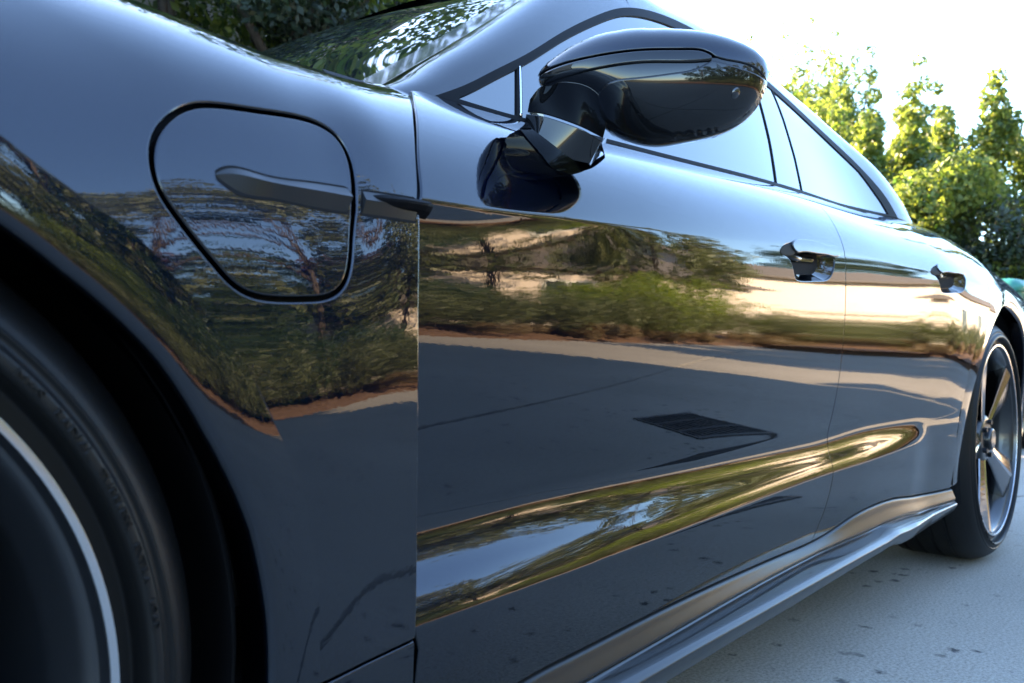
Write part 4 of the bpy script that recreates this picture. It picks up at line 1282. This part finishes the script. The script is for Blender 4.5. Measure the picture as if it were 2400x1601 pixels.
def to_stuff(roots, name, kind='stuff'):
    """join several plants that read as one mass into a single object"""
    mats = []; VV = []; FI = []; LS = []; LT = []; MI = []; nv = nl = 0
    bpy.context.view_layer.update()
    for r in roots:
        for ch in list(r.children):
            me = ch.data; M = np.array(ch.matrix_world)
            v = np.zeros(len(me.vertices) * 3); me.vertices.foreach_get('co', v); v = v.reshape(-1, 3) @ M[:3, :3].T + M[:3, 3]
            l = np.zeros(len(me.loops), np.int32); me.loops.foreach_get('vertex_index', l)
            a = np.zeros(len(me.polygons), np.int32); me.polygons.foreach_get('loop_start', a)
            m = me.materials[0]
            if m not in mats: mats.append(m)
            VV.append(v); FI.append(l + nv); LS.append(a + nl); MI.append(np.full(len(a), mats.index(m), np.int32))
            nv += len(v); nl += len(l)
            bpy.data.objects.remove(ch)
        bpy.data.objects.remove(r)
    V = np.vstack(VV); I = np.concatenate(FI).astype(np.int32); S = np.concatenate(LS).astype(np.int32)
    me = bpy.data.meshes.new(name)
    me.vertices.add(len(V)); me.vertices.foreach_set('co', V.ravel())
    me.loops.add(len(I)); me.loops.foreach_set('vertex_index', I)
    me.polygons.add(len(S)); me.polygons.foreach_set('loop_start', S)
    for m in mats: me.materials.append(m)
    me.polygons.foreach_set('material_index', np.concatenate(MI))
    me.update(calc_edges=True); me.validate()
    o = bpy.data.objects.new(name, me); COL.objects.link(o); o['kind'] = kind
    return o
def copy_thing(t, loc, rz, sc_=1., label=None):
    r = t.copy(); COL.objects.link(r); r.location = loc; r.rotation_euler = (0, 0, rz); r.scale = (sc_,) * 3
    if label: r['label'] = label
    for ch in list(t.children):
        c = ch.copy(); COL.objects.link(c); c.parent = r
    return r

# trees at the end of the drive, seen beyond the car's tail
G1 = 'sunlit broadleaf trees beyond the tail of the car'
tree('garden_tree', 'tall yellow-green tree at the right edge of the picture, above the green bin', (10.6, 2.0, 0), 3.2, 2.3, lf_tree, 90000, .036, G1, 11, .06, 12, .5)
tree('garden_tree', 'broad green tree rising beyond the slope of the rear side window', (11.6, 4.5, 0), 3.6, 2.5, lf_tree, 90000, .036, G1, 12, .04, 14, .48)
tree('garden_tree', 'slender columnar tree next to the car roof, leftmost of the trees', (12.9, 4.55, 0), 4.8, 1.2, lf_tree, 40000, .034, G1, 13, .08, 14, .45)
tree('garden_tree', 'thin upright tree peeping over the car roof just right of the mirror', (13.6, 5.35, 0), 5.2, 1.0, lf_tree, 26000, .034, G1, 18, .08, 10, .36)
tree('garden_tree', 'loose pale green tree between the broad tree and the thin upright tree', (12.6, 3.95, 0), 4.3, 1.6, lf_tree, 52000, .036, G1, 19, .06, 11, .48)
tree('garden_tree', 'small rounded dark tree rising out of the low hedge', (9.7, 2.1, 0), 2.7, 1.2, lf_dark, 30000, .035, G1, 14, .03, 0, .4)
tree('garden_tree', 'pale tree glowing behind the tall tree at the right edge', (14.2, 3.2, 0), 3.7, 2.4, lf_lime, 44000, .042, G1, 15, .05, 10, .6)
hg = thing('hedge', 'dark low hedge in the shade behind the green bin', 'hedge', (9.4, 1.3, 0))
gq = np.random.default_rng(61)
hc = [(gq.uniform(-.45, .45), y + gq.uniform(-.15, .15), gq.uniform(.25, 1.9)) for y in np.linspace(-1.5, 3.2, 40) for _ in range(3)]
V, F = leaves(hc, np.full(len(hc), .33), 56000, .034, seed=62)
leaf_obj('foliage', V, F, lf_ever, hg)
mb = MB()
for y in np.linspace(-1.4, 3.1, 10): mb.tube([(0, y, -.05), (.1, y + .1, .7), (-.1, y, 1.2)], [.03, .02, .008], 6)
o = mb.obj('stems', bark, hg); o['kind'] = 'stuff'
G4 = 'dark evergreen trees between the parked car and the house'
te = tree('evergreen_tree', 'dark evergreen tree beyond the bonnet, in front of the house', (2.3, 3.9, 0), 4.0, 1.5, lf_ever, 60000, .026, G4, 16, .08, 3, .5)

for (x, y, z_, q), lb in zip(((.2, 3.9, 1., 1.), (4.6, 4.1, .95, 2.), (-2., 4.0, 1., 3.1)), ('dark evergreen tree at the far left, showing over the front of the bonnet', 'dark evergreen tree hidden behind the cabin, nearest the end of the house', 'dark evergreen tree standing ahead of the parked car by the garage door')):
    copy_thing(te, (x, y, 0), q, z_, lb)
tree('garden_tree', 'tree with yellowing leaves beside the house, mirrored in the windscreen', (3.0, 3.6, 0), 4.2, 1.4, lf_tree, 13000, .04, G4, 17, .66, 2, .5)

# shrubs of the bed opposite: seen only as reflections in the paint
G2 = 'low shrubs in the planting bed across the driveway'
def shrub(name, label, loc, rx, h, m, n, size, seed):
    g = np.random.default_rng(seed)
    t = thing(name, label, 'shrub', loc, 0, G2)
    c = [(rx * g.uniform(-1, 1), rx * .8 * g.uniform(-1, 1), h * g.uniform(.35, .8)) for _ in range(14)]
    V, F = leaves(c, np.array([h * g.uniform(.22, .4) for _ in c]), n, size, seed=seed + 1, aspect=.3, up=.4)
    V[:, 2] = np.maximum(V[:, 2], .0)
    leaf_obj('foliage', V, F, m, t)
    mb = MB()
    for q in c[:6]: mb.tube([(q[0] * .2, q[1] * .2, -.05), q], [.012, .004], 5)
    mb.obj('stem', bark, t)
    return t
sh = [shrub('herb_shrub', None, (7, -5.8, .05), .6, 1.0, lf_herb, 5000, .035, 31), shrub('herb_shrub', None, (8, -6.2, .05), .65, 1.2, lf_herb, 5000, .035, 32)]
sd2 = shrub('dry_shrub', None, (9.3, -5.5, .03), .4, .35, lf_dry, 3000, .03, 35)
herbs = sh + [sd2]
g = np.random.default_rng(5)
for i in range(30):
    x = -3 + i * .82 + g.uniform(-.2, .2)
    herbs.append(copy_thing(sh[i % 2], (x, -5.75 - g.uniform(0, .7), .05), g.uniform(0, 6.3), g.uniform(.7, 1.05)))
for i in range(8): herbs.append(copy_thing(sd2, (7 + i * 1.7 + g.uniform(-.4, .4), -5.32 - g.uniform(0, .2), .02), g.uniform(0, 6.3), g.uniform(.7, 1.3)))
to_stuff(herbs, 'herb_border')
sd_ = shrub('dark_shrub', None, (5, -6.4, .05), .8, 1.8, lf_dark, 6000, .045, 33)
dk = [sd_]
for i in range(15):
    x = -4 + i * .92 + g.uniform(-.3, .3)
    dk.append(copy_thing(sd_, (x, -6.9 - g.uniform(0, 1.0), .05), g.uniform(0, 6.3), g.uniform(.8, 1.25)))
to_stuff(dk, 'shrub_mass')
sl_ = shrub('lime_shrub', 'large lime-green shrub, the middle one of the bright shrubs mirrored in the front door', (12.4, -6.9, .05), 1.1, 2.1, lf_lime, 9000, .05, 34)
for (x, y, s_), lb in zip(((10.8, -6.7, .8), (14.6, -6.8, .75), (3.6, -7.6, .9)), (
        'smaller lime-green shrub mirrored towards the mirror side of the front door',
        'small lime-green shrub mirrored just below the front door handle',
        'lime-green shrub mirrored in the lower half of the charging flap')):
    copy_thing(sl_, (x, y, .05), x, s_, lb)
# trees behind the bed, a belt that reads as one mass in the paint
ta = tree('bare_tree', None, (2.5, -10.5, 0), 7.0, 2.2, lf_herb, 12000, .07, None, 41, .25, 4, .6)
tb = tree('dark_tree', None, (0.0, -9.4, 0), 5.6, 2.0, lf_dark, 16000, .07, None, 42, .1, 3, .6)
tp = tree('plum_tree', None, (20, -20.5, 0), 11.0, 2.6, lf_plum, 12000, .11, None, 43, .1, 2, .9)
td = tree('far_tree', None, (15, -20.5, 0), 11.5, 3.0, lf_dark, 14000, .12, None, 44, .06, 3, 1.0)
belt = [ta, tb, tp, td]
for src, x, y, q, k_ in ((ta, 5.2, -10.8, 1.2, 1.3), (ta, -1.5, -11.5, 2.2, 1.1), (ta, 7.0, -12.5, 3.0, 1.0), (tb, -3.5, -9.8, 1., 1.1), (tb, 4.0, -9.3, 2.1, .72), (tb, 6.3, -9.6, 4.1, .8), (tb, -7, -9.5, 1.7, 1.2),
        (ta, 9.3, -9.9, 1.9, 1.4), (ta, 12.6, -10.3, .2, 1.3), (ta, 18.3, -10.0, 2.9, 1.1),
        (td, 11.3, -21.5, 2., .9), (td, 24.5, -21, 1., .95), (tp, 29, -21, 2., .9), (td, 34, -25, .5, 1.), (td, 44, -26, .9, 1.1), (tp, 54, -26, .9, 1.1), (td, 66, -25, .2, 1.2)):
    belt.append(copy_thing(src, (x, y, 0), q, k_))
to_stuff(belt, 'tree_belt')

# ------------------------------------------------------------------ houses
def house(name, label, x0, x1, y0, y1, eave, ridge, wins, doors, over=.35):
    """gabled house, ridge along x; windows on the face y = y_face"""
    h = thing(name, label, 'house')
    mb = MB(); mb.box((x0, y0, -.1), (x1, y1, eave)); mb.obj('wall', stucco, h)
    mb = MB(); ym = (y0 + y1) / 2
    for x, s_ in ((x0, 1), (x1, -1)):
        mb = MB(); mb.add([(x, y0, eave), (x, y1, eave), (x, ym, ridge), (x + s_ * .2, y0, eave), (x + s_ * .2, y1, eave), (x + s_ * .2, ym, ridge)], [(0, 1, 2), (5, 4, 3), (0, 2, 5, 3), (1, 4, 5, 2), (0, 3, 4, 1)]); mb.obj('gable', stucco, h)
    mb = MB(); th = .12
    k = (ridge - eave) / (ym - y0)
    for ya, s_ in ((y0 - over, 1), (y1 + over, -1)):
        za = eave - over * k
        mb.add([(x0 - over, ya, za), (x1 + over, ya, za), (x1 + over, ym, ridge + .01), (x0 - over, ym, ridge + .01), (x0 - over, ya, za + th), (x1 + over, ya, za + th), (x1 + over, ym, ridge + th), (x0 - over, ym, ridge + th)],
               [(3, 2, 1, 0), (4, 5, 6, 7), (0, 1, 5, 4), (1, 2, 6, 5), (2, 3, 7, 6), (3, 0, 4, 7)])
    mb.obj('roof', rooft, h)
    for (xa, xb, za, zb_, yf_, s_) in wins:
        fr = MB(); t = .07
        for a, b in (((xa - t, za - t), (xb + t, za)), ((xa - t, zb_), (xb + t, zb_ + t)), ((xa - t, za), (xa, zb_)), ((xb, za), (xb + t, zb_)), (((xa + xb) / 2 - .025, za), ((xa + xb) / 2 + .025, zb_))):
            fr.box((a[0], min(yf_, yf_ + s_ * .06), a[1]), (b[0], max(yf_, yf_ + s_ * .06), b[1]))
        f = fr.obj('window', woodw, h)
        pn = MB(); pn.box((xa, min(yf_ + s_ * .003, yf_ + s_ * .02), za), (xb, max(yf_ + s_ * .003, yf_ + s_ * .02), zb_)); pn.obj('pane', winglass, f)
    for (xa, xb, zb_, yf_, s_) in doors:
        d = MB(); d.box((xa, min(yf_ + s_ * .002, yf_ + s_ * .04), 0), (xb, max(yf_ + s_ * .002, yf_ + s_ * .04), zb_)); dd = d.obj('garage_door', woodw, h)
        pm = MB()
        for q in range(4):
            z = zb_ * q / 4
            pm.box((xa + .05, min(yf_ + s_ * .041, yf_ + s_ * .055), z + .04), (xb - .05, max(yf_ + s_ * .041, yf_ + s_ * .055), z + zb_ / 4 - .04))
        pm.obj('door_panel', woodw, dd)
    return h
house('house', 'unseen beige two-storey house beyond the parked car, added to keep it in shade', -11, 7.2, 5.0, 13, 5.1, 7.5, [(-6, -4.6, 3.1, 4.3, 5.0, -1), (-1, .4, 3.1, 4.3, 5.0, -1), (4, 5.4, 3.1, 4.3, 5.0, -1)], [(-4.5, .5, 2.2, 5.0, -1), (1.5, 4., 2.2, 5.0, -1)])  # added out of view; eave height set by where its shade should end
house('house', 'sunlit beige single-storey house behind the planting bed, mirrored in the doors', 10.5, 27, -19, -11.2, 2.9, 4.6, [(11, 12.3, 1.0, 2.2, -11.2, 1), (15, 16.6, 1.0, 2.2, -11.2, 1), (20, 21.6, 1.0, 2.2, -11.2, 1)], [])

house('house', 'long beige house further down, mirrored behind the door handles', 28.5, 75, -21, -12.5, 4.2, 6.2, [(33, 35, 1.0, 2.6, -12.5, 1), (41, 43, 1.0, 2.6, -12.5, 1), (52, 54, 1.0, 2.6, -12.5, 1)], [])

# ------------------------------------------------------------------ wheelie bin
bn = thing('wheelie_bin', 'dark green plastic wheelie bin with a white printed line behind the car tail', 'bin', (6.50, .84, 0), R(-8))
def tapered(z0, z1, a0, a1, b0, b1, n=8, r=.06):
    P = []
    for z, a, b in ((z0, a0, b0), (z1, a1, b1)):
        row = []
        for cx, cy, st_ in ((a - r, b - r, 0), (-a + r, b - r, 90), (-a + r, -b + r, 180), (a - r, -b + r, 270)):
            for q in np.linspace(0, 90, n): row.append((cx + r * math.cos(R(st_ + q)), cy + r * math.sin(R(st_ + q)), z))
        P.append(row + row[:1])
    return np.array(P)
P = tapered(.12, 1.00, .24, .30, .26, .34)
P = np.concatenate([P, tapered(1.0, 1.0, .30, .315, .34, .355)[1:], tapered(1.0, 1.03, .315, .315, .355, .355)[1:]])
V, F, _ = grid_geo(P, True); mesh_obj('body', V, F, bing, bn)
P = np.concatenate([tapered(1.035, 1.035, .32, .325, .36, .365), tapered(1.035, 1.075, .325, .32, .365, .36)[1:], tapered(1.075, 1.115, .32, .28, .36, .32)[1:], tapered(1.12, 1.125, .25, .02, .29, .05, r=.015)[:1] * [1, 1, 1], tapered(1.12, 1.13, .1, .02, .12, .03, r=.015)[1:]])
V, F, _ = grid_geo(P, True); mesh_obj('lid', V, F, binlid, bn)
mb = MB(); mb.tube([(.34, -.24, 1.0), (.38, -.24, 1.03), (.38, .24, 1.03), (.34, .24, 1.0)], .016, 8); mb.obj('handle', bing, bn, True)
for y in (-.24, .24):
    mb = MB(); mb.tube([(.22, y - .025, .12), (.22, y + .025, .12)], .12, 20); mb.obj('bin_wheel', rubber, bn, True)
# white line round the bin's front, with its printed text too small to read
mb = MB()
fz0, fz1 = .925, .962
def wall_x(z): return -(.24 + .06 * (z - .12) / .88)
mb.add([(wall_x(fz0) - .002, .24, fz0), (wall_x(fz0) - .002, -.24, fz0), (wall_x(fz1) - .002, -.24, fz1), (wall_x(fz1) - .002, .24, fz1)], [(0, 1, 2, 3)])
mb.obj('printed_line', white, bn)
